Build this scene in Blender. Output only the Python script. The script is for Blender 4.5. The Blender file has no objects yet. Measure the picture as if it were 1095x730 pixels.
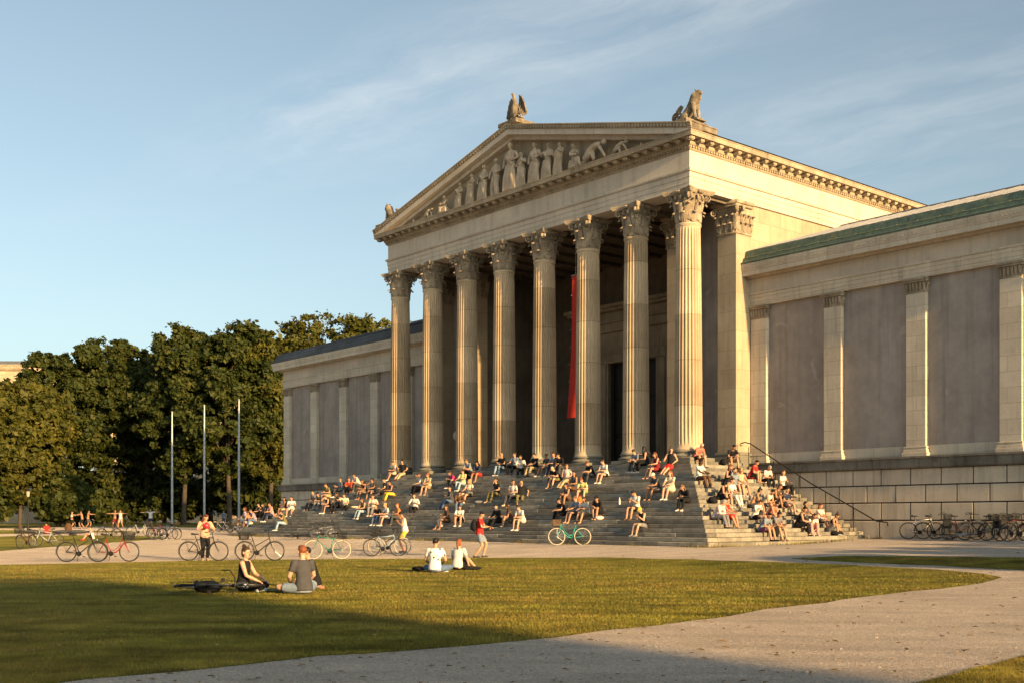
import bpy, bmesh, math, random
import numpy as np
from mathutils import Vector, Matrix
random.seed(7); rng=np.random.default_rng(7)
sc=bpy.context.scene
COL=sc.collection
R=math.radians; PI=math.pi
# ------------------------------------------------------------------ camera
F=1229.0; CX=547.5; HY=554.0; EYE=1.5
cam=bpy.data.cameras.new('camera'); co=bpy.data.objects.new('camera',cam); COL.objects.link(co)
cam.sensor_width=36; cam.lens=36*F/1095; cam.shift_y=(HY-365)/1095; cam.clip_end=4000; cam.clip_start=.1
co.location=(0,0,EYE); co.rotation_euler=(R(90),0,0); sc.camera=co
# ------------------------------------------------------------------ frames
TH=math.atan(1040.5/F)
UX,UY=math.sin(TH),-math.cos(TH); NX,NY=-math.cos(TH),-math.sin(TH)
Cx,Cy=8.1,52.8
YAW=math.atan2(UY,UX)
S0=4.10; GST=.45; NST=22; RISE=(S0-GST)/NST; TREAD=.32; EDGE=.9
def b2w(a,b): return (Cx+a*UX+b*NX, Cy+a*UY+b*NY)
def w2b(x,y): return ((x-Cx)*UX+(y-Cy)*UY,(x-Cx)*NX+(y-Cy)*NY)
KN=[(-900,0),(25.5,0),(27,.06),(29,.22),(31,.38),(32.4,.45),(38,.5),(44,.68),(60,.72),(1500,.72)]
def gz(x,y):
    D=-(x*NX+y*NY)
    for (d0,z0),(d1,z1) in zip(KN,KN[1:]):
        if D<=d1: return z0+(z1-z0)*(D-d0)/(d1-d0)
    return KN[-1][1]
def gpt(px,py):
    dx=(px-CX)/F; dz=-(py-HY)/F; prev=2.0
    y=2.0
    while y<420:
        if EYE+dz*y<=gz(dx*y,y): break
        prev=y; y*=1.01
    lo,hi=prev,y
    for _ in range(30):
        m=(lo+hi)/2
        if EYE+dz*m<=gz(dx*m,m): hi=m
        else: lo=m
    return (dx*hi,hi,gz(dx*hi,hi))
def at(px,py,Y): return Vector(((px-CX)/F*Y,Y,EYE-(py-HY)/F*Y))
def step_spot(px,py,side):
    best=None; t=(px-CX)/F
    for k in range(0,NST+1):
        o=EDGE+TREAD*k-.15
        if side=='F':
            b=o; a=(t*(Cy+b*NY)-Cx-b*NX)/(UX-t*UY)
            if a>EDGE+TREAD*k-.1: continue
        else:
            a=o; b=(t*(Cy+a*UY)-Cx-a*UX)/(NX-t*NY)
            if b>EDGE+TREAD*k+.05: continue
        z=S0-RISE*k; x,y=b2w(a,b)
        yy=HY-(z-EYE)*F/y
        if best is None or abs(yy-py)<best[0]: best=(abs(yy-py),(x,y,z),k)
    return best[1],best[2]
# ------------------------------------------------------------------ mesh builder
class MB:
    def __init__(s): s.v=[]; s.f=[]; s.m=[]
    def add(s,vs,fs,m=0):
        n=len(s.v); s.v.extend([tuple(p) for p in vs]); s.f.extend([tuple(i+n for i in f) for f in fs]); s.m.extend([m]*len(fs)); return s
    def box(s,x0,x1,y0,y1,z0,z1,m=0):
        return s.add([(x0,y0,z0),(x1,y0,z0),(x1,y1,z0),(x0,y1,z0),(x0,y0,z1),(x1,y0,z1),(x1,y1,z1),(x0,y1,z1)],
          [(0,3,2,1),(4,5,6,7),(0,1,5,4),(1,2,6,5),(2,3,7,6),(3,0,4,7)],m)
    def bbox(s,x0,x1,y0,y1,z0,z1,c=.015,m=0):
        # box chamfered on all edges
        bm=bmesh.new(); bmesh.ops.create_cube(bm,size=1)
        for v in bm.verts: v.co=Vector((x0+(v.co.x+.5)*(x1-x0),y0+(v.co.y+.5)*(y1-y0),z0+(v.co.z+.5)*(z1-z0)))
        bmesh.ops.bevel(bm,geom=bm.edges[:],offset=c,segments=1,affect='EDGES')
        bm.verts.index_update()
        s.add([v.co[:] for v in bm.verts],[[v.index for v in f.verts] for f in bm.faces],m); bm.free(); return s
    def tube(s,pts,rad,n=8,m=0,right=None,cap=True,flat=None):
        pts=[Vector(p) for p in pts]
        if not hasattr(rad,'__len__'): rad=[rad]*len(pts)
        rings=[]
        up=None
        for i,p in enumerate(pts):
            d=(pts[min(i+1,len(pts)-1)]-pts[max(i-1,0)])
            if d.length<1e-9: d=Vector((0,0,1))
            d.normalize()
            if right is not None: rx=Vector(right)-d*Vector(right).dot(d)
            elif up is None:
                rx=Vector((0,0,1)).cross(d)
                if rx.length<.05: rx=Vector((1,0,0))
            else: rx=up-d*up.dot(d)
            if rx.length<1e-6: rx=d.orthogonal()
            rx.normalize(); up=rx; ry=d.cross(rx)
            r=rad[i]; ra,rb=(r if hasattr(r,'__len__') else (r,r))
            rings.append([p+rx*(ra*math.cos(2*PI*j/n))+ry*(rb*math.sin(2*PI*j/n)) for j in range(n)])
        vs=[q for r_ in rings for q in r_]; fs=[]
        for i in range(len(pts)-1):
            for j in range(n):
                a=i*n+j; b=i*n+(j+1)%n
                fs.append((a,b,b+n,a+n))
        if cap: fs.append(tuple(range(n-1,-1,-1))); fs.append(tuple((len(pts)-1)*n+j for j in range(n)))
        return s.add(vs,fs,m)
    def lathe(s,prof,n=24,c=(0,0,0),m=0):
        vs=[];fs=[]
        for r,z in prof:
            for j in range(n): vs.append((c[0]+r*math.cos(2*PI*j/n),c[1]+r*math.sin(2*PI*j/n),c[2]+z))
        for i in range(len(prof)-1):
            for j in range(n):
                a=i*n+j;b=i*n+(j+1)%n
                fs.append((a,b,b+n,a+n))
        fs.append(tuple(range(n-1,-1,-1))); fs.append(tuple((len(prof)-1)*n+j for j in range(n)))
        return s.add(vs,fs,m)
    def ell(s,c,r,n=12,k=8,m=0,M=None):
        vs=[];fs=[]
        c=Vector(c)
        if not hasattr(r,'__len__'): r=(r,r,r)
        for i in range(1,k):
            ph=PI*i/k
            for j in range(n):
                q=Vector((r[0]*math.sin(ph)*math.cos(2*PI*j/n),r[1]*math.sin(ph)*math.sin(2*PI*j/n),r[2]*math.cos(ph)))
                if M is not None: q=M@q
                vs.append(c+q)
        t=Vector((0,0,r[2])); t=M@t if M is not None else t
        vs.append(c+t); vs.append(c-t); T=len(vs)-2
        for i in range(k-2):
            for j in range(n):
                a=i*n+j;b=i*n+(j+1)%n
                fs.append((a,a+n,b+n,b))
        for j in range(n):
            fs.append((T,j,(j+1)%n)); fs.append((T+1,(k-2)*n+(j+1)%n,(k-2)*n+j))
        return s.add(vs,fs,m)
    def sweep(s,prof,path,m=0,cap=True):
        # prof: closed loop of (offset outward, z); path: 2D polyline, outward on its right-hand side
        P=[Vector(p) for p in path]; k=len(P); vs=[]; n=len(prof)
        nr=[]
        for i in range(k-1):
            d=(P[i+1]-P[i]).normalized(); nr.append(Vector((d.y,-d.x)))
        for i in range(k):
            if i==0: w=nr[0]
            elif i==k-1: w=nr[-1]
            else:
                w=nr[i-1]+nr[i]; w=w/(w.dot(nr[i]))
            for o,z in prof: vs.append((P[i].x+w.x*o,P[i].y+w.y*o,z))
        fs=[]
        for i in range(k-1):
            for j in range(n):
                a=i*n+j;b=i*n+(j+1)%n
                fs.append((a,a+n,b+n,b))
        if cap: fs.append(tuple(range(n))); fs.append(tuple((k-1)*n+j for j in range(n-1,-1,-1)))
        return s.add(vs,fs,m)
    def prism(s,poly,y0,y1,m=0):
        # polygon in x,z extruded along y
        n=len(poly)
        vs=[(x,y0,z) for x,z in poly]+[(x,y1,z) for x,z in poly]
        fs=[tuple(range(n)),tuple(range(2*n-1,n-1,-1))]+[(j,j+n,(j+1)%n+n,(j+1)%n) for j in range(n)]
        return s.add(vs,fs,m)
    def xf(s,M,start=0):
        for i in range(start,len(s.v)): s.v[i]=tuple(M@Vector(s.v[i]))
        return s
    def mesh(s,name,mats,smooth=False,fix=True):
        me=bpy.data.meshes.new(name); me.from_pydata(s.v,[],s.f)
        for m in (mats if isinstance(mats,(list,tuple)) else [mats]): me.materials.append(m)
        if any(s.m): me.polygons.foreach_set('material_index',s.m)
        if fix:
            bm=bmesh.new(); bm.from_mesh(me); bmesh.ops.recalc_face_normals(bm,faces=bm.faces[:]); bm.to_mesh(me); bm.free()
        if smooth is True: me.polygons.foreach_set('use_smooth',[True]*len(me.polygons))
        elif smooth:
            me.polygons.foreach_set('use_smooth',[True]*len(me.polygons))
            me.set_sharp_from_angle(angle=R(smooth))
        me.update(); return me
    def build(s,name,mats,parent=None,smooth=False,fix=True,loc=None):
        return link(name,s.mesh(name,mats,smooth,fix),parent,loc)
def link(name,me,parent=None,loc=None):
    o=bpy.data.objects.new(name,me); COL.objects.link(o)
    if parent: o.parent=parent
    if loc: o.location=loc
    return o
def tag(o,label=None,cat=None,group=None,kind=None):
    if label: o['label']=label
    if cat: o['category']=cat
    if group: o['group']=group
    if kind: o['kind']=kind
    return o
def empty(name,loc,rz=0):
    o=bpy.data.objects.new(name,None); COL.objects.link(o); o.location=loc; o.rotation_euler=(0,0,rz); o.empty_display_size=.2
    return o
def copy_tree(o,parent=None):
    c=o.copy(); COL.objects.link(c)
    if parent is not None: c.parent=parent
    for ch in list(o.children): copy_tree(ch,c)
    return c
# ------------------------------------------------------------------ materials
class NT:
    def __init__(s,mat): s.t=mat.node_tree; s.n=s.t.nodes; s.l=s.t.links
    def __call__(s,typ,**kw):
        nd=s.n.new(typ)
        for k,v in kw.items():
            if k in nd.inputs:
                if isinstance(v,bpy.types.NodeSocket): s.l.new(v,nd.inputs[k])
                else: nd.inputs[k].default_value=v
            else: setattr(nd,k,v)
        return nd
    def link(s,a,b): s.l.new(a,b)
    def mix(s,fac,a,b,mode='MIX'):
        nd=s.n.new('ShaderNodeMix'); nd.data_type='RGBA'; nd.blend_type=mode
        for k,v in ((0,fac),(6,a),(7,b)):
            if isinstance(v,bpy.types.NodeSocket): s.l.new(v,nd.inputs[k])
            else: nd.inputs[k].default_value=v if k==0 else (*v[:3],1)
        return nd.outputs[2]
    def ramp(s,fac,stops,interp='LINEAR'):
        nd=s.n.new('ShaderNodeValToRGB'); s.l.new(fac,nd.inputs[0]); cr=nd.color_ramp; cr.interpolation=interp
        while len(cr.elements)<len(stops): cr.elements.new(.5)
        for e,(p,c) in zip(cr.elements,stops):
            e.position=p; e.color=(c,c,c,1) if not hasattr(c,'__len__') else (*c[:3],1)
        return nd.outputs[0]
    def math(s,op,a,b=0.0,c=0.0):
        nd=s.n.new('ShaderNodeMath'); nd.operation=op
        for i,v in enumerate((a,b,c)):
            if isinstance(v,bpy.types.NodeSocket): s.l.new(v,nd.inputs[i])
            else: nd.inputs[i].default_value=v
        return nd.outputs[0]
    def noise(s,vec,scale,detail=4,rough=.55,out='Fac',dist=0):
        nd=s.n.new('ShaderNodeTexNoise'); s.l.new(vec,nd.inputs['Vector'])
        nd.inputs['Scale'].default_value=scale; nd.inputs['Detail'].default_value=detail; nd.inputs['Roughness'].default_value=rough; nd.inputs['Distortion'].default_value=dist
        return nd.outputs[out]
    def mapping(s,vec,scale=(1,1,1),rot=(0,0,0),loc=(0,0,0)):
        nd=s.n.new('ShaderNodeMapping'); s.l.new(vec,nd.inputs['Vector'])
        nd.inputs['Scale'].default_value=scale; nd.inputs['Rotation'].default_value=rot; nd.inputs['Location'].default_value=loc
        return nd.outputs[0]
def newmat(name):
    m=bpy.data.materials.new(name); m.use_nodes=True
    return m,NT(m),m.node_tree.nodes['Principled BSDF']
MC={}
def plain(name,col,rough=.7,metal=0,var=.15,scale=6,bump=0.0,spec=.3,sheen=0):
    key=(name,col,rough,metal)
    if key in MC: return MC[key]
    m,N,B=newmat(name)
    tc=N('ShaderNodeTexCoord').outputs['Object']
    nz=N.noise(tc,scale,3)
    c2=tuple(max(0,c*(1-var)) for c in col); c1=tuple(min(1,c*(1+var)) for c in col)
    N.link(N.ramp(nz,[(.3,c2),(.7,c1)]),B.inputs['Base Color'])
    B.inputs['Roughness'].default_value=rough; B.inputs['Metallic'].default_value=metal
    B.inputs['Specular IOR Level'].default_value=spec
    if bump:
        bn=N('ShaderNodeBump',Strength=bump,Distance=.02); N.link(nz,bn.inputs['Height']); N.link(bn.outputs[0],B.inputs['Normal'])
    MC[key]=m; return m
def stone(name,light,dark,stain=.35,soot=(.09,.08,.065),course=0,sootz=None,fine=30,block=None,big=.5):
    """weathered limestone: tone patches, vertical streaks, optional drum/course tone steps"""
    m,N,B=newmat(name)
    tc=N('ShaderNodeTexCoord').outputs['Object']
    oi=N('ShaderNodeObjectInfo').outputs['Random']
    off=N('ShaderNodeVectorMath',operation='ADD'); N.link(tc,off.inputs[0])
    sx=N('ShaderNodeCombineXYZ'); N.link(N.math('MULTIPLY',oi,31.0),sx.inputs[0]); N.link(N.math('MULTIPLY',oi,17.0),sx.inputs[1]); N.link(sx.outputs[0],off.inputs[1])
    v=off.outputs[0]
    a=N.noise(v,big,5,.6); col=N.ramp(a,[(.32,dark),(.66,light)])
    sp=N('ShaderNodeSeparateXYZ'); N.link(tc,sp.inputs[0])
    if course:
        fl=N.math('FLOOR',N.math('DIVIDE',N.math('ADD',sp.outputs[2],N.math('MULTIPLY',oi,course*.8)),course))
        wn=N('ShaderNodeTexWhiteNoise',noise_dimensions='2D')
        cb=N('ShaderNodeCombineXYZ'); N.link(fl,cb.inputs[0]); N.link(oi,cb.inputs[1]); N.link(cb.outputs[0],wn.inputs['Vector'])
        k=N.ramp(wn.outputs['Value'],[(0,(.70,.66,.60)),(1,(1.06,1.05,1.03))]); col=N.mix(1,col,k,'MULTIPLY')
        fr=N.math('FRACT',N.math('DIVIDE',N.math('ADD',sp.outputs[2],N.math('MULTIPLY',oi,course*.8)),course))
        j=N.ramp(fr,[(0,.55),(.012,.55),(.016,1),(1,1)]); col=N.mix(1,col,j,'MULTIPLY')
    if block:
        bt=N('ShaderNodeTexBrick'); bt.offset=.5
        w,h=block
        cm=N('ShaderNodeCombineXYZ'); N.link(N.math('ADD',sp.outputs[0],sp.outputs[1]),cm.inputs[0]); N.link(sp.outputs[2],cm.inputs[1]); N.link(cm.outputs[0],bt.inputs['Vector'])
        for k_,v_ in (('Color1',(.90,.88,.85,1)),('Color2',(1.04,1.03,1.0,1)),('Mortar',(.72,.68,.62,1)),('Scale',1.0),('Mortar Size',.012),('Mortar Smooth',.1),('Bias',0.0),('Brick Width',w),('Row Height',h)): bt.inputs[k_].default_value=v_
        col=N.mix(1,col,bt.outputs['Color'],'MULTIPLY')
    st=N.noise(N.mapping(v,(2.2,2.2,.18)),1.4,5,.65)
    col=N.mix(N.math('MULTIPLY',N.ramp(st,[(.5,0),(.72,1)]),stain),col,soot)
    b2=N.noise(v,3.2,6,.7); col=N.mix(N.math('MULTIPLY',N.ramp(b2,[(.55,0),(.75,1)]),stain*.8),col,soot)
    fn=N.noise(tc,fine,4,.7); col=N.mix(.35,col,N.ramp(fn,[(.3,.55),(.7,1.3)]),'MULTIPLY')
    N.link(col,B.inputs['Base Color']); B.inputs['Roughness'].default_value=.88; B.inputs['Specular IOR Level'].default_value=.2; B.inputs['Diffuse Roughness'].default_value=.6
    bn=N('ShaderNodeBump',Strength=.35,Distance=.02); N.link(N.math('ADD',fn,N.math('MULTIPLY',b2,.8)),bn.inputs['Height']); N.link(bn.outputs[0],B.inputs['Normal'])
    return m
STL=(.50,.42,.31); STD=(.36,.29,.205)
M={}
M['column']=stone('column_stone',(.66,.54,.385),(.48,.38,.26),.22,(.17,.13,.09),course=2.05)
M['stone']=stone('limestone',(.55,.465,.345),(.42,.345,.245),.28,(.15,.125,.095),block=(1.7,.9))
M['carved']=stone('carved_stone',(.52,.43,.31),(.27,.215,.15),.6,(.075,.062,.05),fine=14,big=1.6)
M['frieze']=stone('frieze_stone',(.69,.61,.50),(.54,.475,.38),.34,(.2,.18,.155),big=.35)
M['cornice']=stone('cornice_stone',(.50,.41,.29),(.33,.265,.18),.5,(.10,.085,.065),big=.7)
M['wing']=stone('wing_stone',(.74,.665,.55),(.60,.535,.43),.3,(.16,.14,.11),block=(1.3,.62))
M['podium']=stone('podium_blocks',(.74,.635,.49),(.57,.48,.36),.38,(.12,.10,.08),big=.8)
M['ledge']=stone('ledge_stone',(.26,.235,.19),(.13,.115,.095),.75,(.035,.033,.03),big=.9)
M['base']=stone('plinth_stone',(.26,.25,.21),(.15,.15,.12),.4,(.06,.065,.045))
M['statue']=stone('statue_stone',(.36,.30,.22),(.13,.108,.08),.6,(.05,.042,.033),big=2.2,fine=20)
M['relief']=stone('relief_marble',(.60,.495,.365),(.42,.34,.245),.35,(.16,.13,.10),big=2,fine=20)
M['dark_gap']=plain('joint_mortar',(.035,.03,.025),.95)
def plaster(name,l,d):
    m,N,B=newmat(name); tc=N('ShaderNodeTexCoord').outputs['Object']
    a=N.noise(tc,.45,6,.65); col=N.ramp(a,[(.3,d),(.7,l)])
    p=N.noise(N.mapping(tc,(1,1,.8)),1.1,3,.5,dist=.6); patch=N.ramp(p,[(.68,0),(.715,1)])
    col=N.mix(N.math('MULTIPLY',patch,.45),col,tuple(min(1,c*1.3) for c in l))
    w_=N.noise(tc,.9,6,.7); col=N.mix(.32,col,N.ramp(w_,[(.34,.62),(.62,1.12)]),'MULTIPLY')
    s_=N.noise(N.mapping(tc,(3,3,.12)),1.2,4,.6); col=N.mix(N.math('MULTIPLY',N.ramp(s_,[(.5,0),(.72,1)]),.45),col,tuple(c*.5 for c in d))
    f=N.noise(tc,40,4,.7); col=N.mix(.25,col,N.ramp(f,[(.3,.7),(.7,1.25)]),'MULTIPLY')
    N.link(col,B.inputs['Base Color']); B.inputs['Roughness'].default_value=.95; B.inputs['Specular IOR Level'].default_value=.1
    bn=N('ShaderNodeBump',Strength=.25,Distance=.01); N.link(f,bn.inputs['Height']); N.link(bn.outputs[0],B.inputs['Normal'])
    return m
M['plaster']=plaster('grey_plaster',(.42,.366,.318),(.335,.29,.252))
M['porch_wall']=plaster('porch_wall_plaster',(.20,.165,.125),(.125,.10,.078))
def stepmat():
    m,N,B=newmat('worn_step_stone'); tc=N('ShaderNodeTexCoord').outputs['Object']
    g=N('ShaderNodeNewGeometry').outputs['Random Per Island']
    col=N.ramp(g,[(0,(.17,.158,.13)),(.5,(.25,.23,.19)),(1,(.37,.34,.275))])
    a=N.noise(tc,1.7,6,.65); col=N.mix(.8,col,N.ramp(a,[(.3,.45),(.65,1.2)]),'MULTIPLY')
    b=N.noise(N.mapping(tc,(1,1,3)),5,4,.7); col=N.mix(N.math('MULTIPLY',N.ramp(b,[(.54,0),(.7,1)]),.5),col,(.05,.052,.042))
    f=N.noise(tc,60,3,.7); col=N.mix(.4,col,N.ramp(f,[(.3,.6),(.7,1.35)]),'MULTIPLY')
    N.link(col,B.inputs['Base Color']); B.inputs['Roughness'].default_value=.75; B.inputs['Diffuse Roughness'].default_value=.6
    bn=N('ShaderNodeBump',Strength=.4,Distance=.02); N.link(N.math('ADD',a,f),bn.inputs['Height']); N.link(bn.outputs[0],B.inputs['Normal'])
    return m
M['step']=stepmat()
M['slate']=stone('slate_roof',(.15,.16,.175),(.09,.10,.115),.3,(.06,.06,.06),block=(.4,.3))
M['roofglass']=stone('sheet_metal_roof',(.30,.31,.33),(.20,.21,.23),.2,(.09,.085,.08))
def coppermat():
    m,N,B=newmat('verdigris_copper'); tc=N('ShaderNodeTexCoord').outputs['Object']
    a=N.noise(tc,2.2,6,.7); col=N.ramp(a,[(.3,(.05,.085,.072)),(.52,(.095,.155,.12)),(.68,(.19,.20,.11))])
    b=N.noise(N.mapping(tc,(4,4,.6)),2.5,4,.6); col=N.mix(N.math('MULTIPLY',N.ramp(b,[(.5,0),(.7,1)]),.6),col,(.05,.045,.03))
    N.link(col,B.inputs['Base Color']); B.inputs['Roughness'].default_value=.65; B.inputs['Metallic'].default_value=.1
    return m
M['copper']=coppermat()
M['copper_fold']=plain('copper_fold_edge',(.24,.25,.13),.6,var=.4)
M['black']=plain('black_metal',(.02,.02,.02),.45,.3)
M['iron']=plain('dark_iron_rail',(.035,.033,.03),.5,.6)
M['door']=plain('dark_bronze_door',(.018,.016,.013),.5,.2)
M['banner']=plain('red_banner_cloth',(.78,.07,.045),.8,var=.12,scale=2)
M['white']=plain('white_enamel',(.75,.74,.7),.5)
M['cream']=plain('aged_paper',(.6,.56,.46),.8)
M['pole']=plain('pale_painted_pole',(.42,.44,.46),.4,.3)
# ================================================================== MUSEUM
H0=S0-GST                     # stylobate above the ground at the steps; building-local z=0 is that ground
mus=empty('museum',(Cx,Cy,GST),YAW)
tag(mus,'neoclassical stone museum with a columned gabled portico and two long low wings','museum')
AW=-23.1                      # axis of the far end column
def Z(z): return H0+z
# ---- column (base, shaft, capital)
def shaft_mesh():
    mb=MB(); n=24; sub=5; N=n*sub
    prof=[]
    for i in range(15):
        t=i/14; r=.645-.095*(t**1.7); prof.append((r,.52+t*(10.85-.52)))
    vs=[]
    def ring(r,z,depth):
        for k in range(N):
            s=k%sub; d={0:0,1:0,2:.72,3:1.0,4:.72}[s]*depth
            ang={0:-.10,1:.10,2:.28,3:.5,4:.72}[s]
            a=2*PI*(k//sub+ang)/n
            vs.append(((r-d)*math.cos(a),(r-d)*math.sin(a),z))
    rows=[(.70,.50,0),(.70,.56,0),(.66,.62,0),(.648,.72,0),(.646,.80,.03)]
    for r,z in prof[1:-1]: rows.append((r,z,.075))
    rows+=[(.553,10.5,.055),(.551,10.62,.02),(.55,10.70,0),(.585,10.73,0),(.595,10.78,0),(.585,10.84,0),(.55,10.86,0)]
    for r,z,d in rows: ring(r,z,d)
    fs=[]
    for i in range(len(rows)-1):
        for j in range(N):
            a=i*N+j;b=i*N+(j+1)%N
            fs.append((a,b,b+N,a+N))
    mb.add(vs,fs); return mb.mesh('shaft',M['column'],smooth=28)
def base_mesh():
    mb=MB(); mb.bbox(-.86,.86,-.86,.86,.0,.17,.02)
    mb.lathe([(.78,.165),(.83,.2),(.85,.25),(.83,.30),(.78,.325),(.73,.335),(.70,.37),(.71,.40),(.745,.41),(.765,.44),(.765,.47),(.74,.50),(.70,.51)],48)
    return mb.mesh('base',M['base'],smooth=40)
def leaf(mb,ang,r0,z0,h,w,curl,lean=.08,cx=0,cy=0,flat=None):
    """one acanthus leaf: ribbed tapering strip that rises, leans out and curls over"""
    T=9; X=6; vs=[]
    for layer in (0,1):
        for i in range(T+1):
            t=i/T
            if t<.72: rr=r0+lean*(t/.72)**2; zz=z0+h*t/.72
            else:
                q=(t-.72)/.28*PI*.85; rr=r0+lean+curl*(1-math.cos(q))*.55+curl*.25*math.sin(q); zz=z0+h+curl*.55*math.sin(q)-curl*.25*(1-math.cos(q))
            ww=w*(.62+.5*math.sin(PI*min(1,t*1.05)))*(1.0 if i%2 else .80)*(1 if t<.8 else 1-(t-.8)*2.2)
            for j in range(X+1):
                s=j/X*2-1
                bulge=.035*(1-s*s)+(.02 if j%2 else 0)
                rad=rr+bulge-layer*.03
                if flat is None:
                    th=ang+s*ww/ max(.3,rr); vs.append((cx+rad*math.cos(th),cy+rad*math.sin(th),zz))
                else:
                    nx,ny=flat; vs.append((cx-ny*(ang+s*ww)+nx*rad,cy+nx*(ang+s*ww)+ny*rad,zz))
    fs=[];n=X+1;L=(T+1)*n
    for i in range(T):
        for j in range(X):
            a=i*n+j
            fs.append((a,a+1,a+n+1,a+n)); fs.append((L+a,L+a+n,L+a+n+1,L+a+1))
    for i in range(T):
        for j in (0,X):
            a=i*n+j; fs.append((a,a+n,L+a+n,L+a))
    for j in range(X):
        a=T*n+j; fs.append((a,a+1,L+a+1,L+a))
    mb.add(vs,fs)
def volute(mb,ang,r0,z0,r1,z1,size,thick,cx=0,cy=0):
    d=Vector((math.cos(ang),math.sin(ang),0)); c=Vector((cx,cy,0))
    pts=[];rad=[]
    for i in range(7):
        t=i/6; pts.append(c+d*(r0+(r1-r0)*t**1.6)+Vector((0,0,z0+(z1-z0)*(1-(1-t)**1.5)))); rad.append((thick*1.1,thick*.6))
    cc=c+d*(r1)+Vector((0,0,z1-size))
    for i in range(1,16):
        q=PI/2-i/15*PI*2.6; rr=size*(1-.055*i)
        pts.append(cc+d*(rr*math.cos(q))+Vector((0,0,rr*math.sin(q)))); rad.append((thick*1.1,thick*.6))
    mb.tube(pts,rad,6,right=Vector((-d.y,d.x,0)))
    mb.ell(cc,(size*.32,)*3,6,5)
def capital_mesh():
    mb=MB(); z=10.85
    mb.lathe([(.53,z),(.53,z+.5),(.55,z+.9),(.62,z+1.2),(.70,z+1.3)],32)
    for k in range(8): leaf(mb,2*PI*k/8+PI/8,.555,z+.02,.42,.205,.15,.05)
    for k in range(8): leaf(mb,2*PI*k/8,.56,z+.12,.72,.19,.17,.08)
    for k in range(4):
        a=PI/4+k*PI/2
        for da in (-.16,.16): 
            leaf(mb,a+da*1.6,.58,z+.5,.52,.10,.12,.12)
            volute(mb,a+da*.45,.57,z+.62,.86,z+1.30,.15,.055)
        a2=k*PI/2
        for da in (-.22,.22): volute(mb,a2+da,.58,z+.68,.68,z+1.22,.10,.04)
        for off in (-.12,0,.12): mb.ell((.76*math.cos(a2+off),.76*math.sin(a2+off),z+1.38),(.09,.09,.085),7,5)
        leaf(mb,a2,.60,z+.8,.42,.07,.06,.05)
    # abacus: four concave sides with cut corners
    poly=[]
    for k in range(4):
        a=k*PI/2; c,s=math.cos(a),math.sin(a)
        for i in range(9):
            t=i/8*2-1; x=.70+.15*t*t*abs(t)**.3; y=t*.82
            poly.append((c*x-s*y,s*x+c*y))
    n=len(poly)
    for (s0,za,s1,zb) in ((.93,1.30,1.0,1.37),(1.0,1.37,1.0,1.42),(1.03,1.42,1.05,1.50)):
        vs=[(x*s0,y*s0,z+za) for x,y in poly]+[(x*s1,y*s1,z+zb) for x,y in poly]
        mb.add(vs,[tuple(range(n-1,-1,-1)),tuple(range(n,2*n))]+[(j,(j+1)%n,(j+1)%n+n,j+n) for j in range(n)])
    return mb.mesh('capital',M['carved'],smooth=45)
ME_s,ME_b,ME_c=shaft_mesh(),base_mesh(),capital_mesh()
for i in range(8):
    c=empty('column',(AW*i/7,0,H0)); c.parent=mus
    for nm,me in (('base',ME_b),('shaft',ME_s),('capital',ME_c)): link(nm,me,c)
# ---- anta piers
def pier(a0,a1,y0,y1):
    mb=MB(); mb.bbox(a0,a1,y0,y1,Z(.55),Z(10.86),.012)
    p=mb.build('pier',M['stone'],mus)
    mb=MB()
    for e,z0,z1 in ((.16,0,.17),(.12,.172,.30),(.06,.302,.40),(.10,.402,.50),(.04,.502,.548)): mb.bbox(a0-e,a1+e,y0-e,y1+(e if y1<4 else 0)-.001,Z(z0),Z(z1),.015)
    mb.build('base',M['base'],p)
    mb=MB(); ca,cy=(a0+a1)/2,(y0+y1)/2; ha,hy=(a1-a0)/2,(y1-y0)/2
    mb.box(a0-.03,a1+.03,y0-.03,y1,Z(10.862),Z(12.1)); mb.bbox(a0-.06,a1+.06,y0-.06,y1,Z(10.80),Z(10.9),.015)
    for (nx,ny,h,wd) in ((0,-1,hy,ha),(1,0,ha,hy),(-1,0,ha,hy)):
        for q in (-.62,0,.62): leaf(mb,q*wd,h+.03,Z(10.9),.38,.17,.14,.04,ca,cy,(nx,ny))
        for q in (-.95,-.33,.33,.95): leaf(mb,q*wd*.95,h+.03,Z(11.0),.66,.14,.15,.06,ca,cy,(nx,ny))
    for sx in (-1,1):
        volute(mb,math.atan2(-1,sx),.6,Z(11.5),.98,Z(12.08),.17,.08,ca,cy)
        volute(mb,math.atan2(-1,sx)+.35*sx,.6,Z(11.5),.9,Z(12.08),.15,.06,ca,cy)
    for e,z0,z1 in ((.16,12.08,12.18),(.24,12.182,12.345)): mb.bbox(a0-e,a1+e,y0-e,y1,Z(z0),Z(z1),.02)
    mb.build('capital',M['carved'],p,smooth=45)
for a0,a1 in ((-.52,.60),(-3.75,-2.65),(-20.45,-19.35),(-23.7,-22.58)): pier(a0,a1,2.7,3.82)
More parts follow.
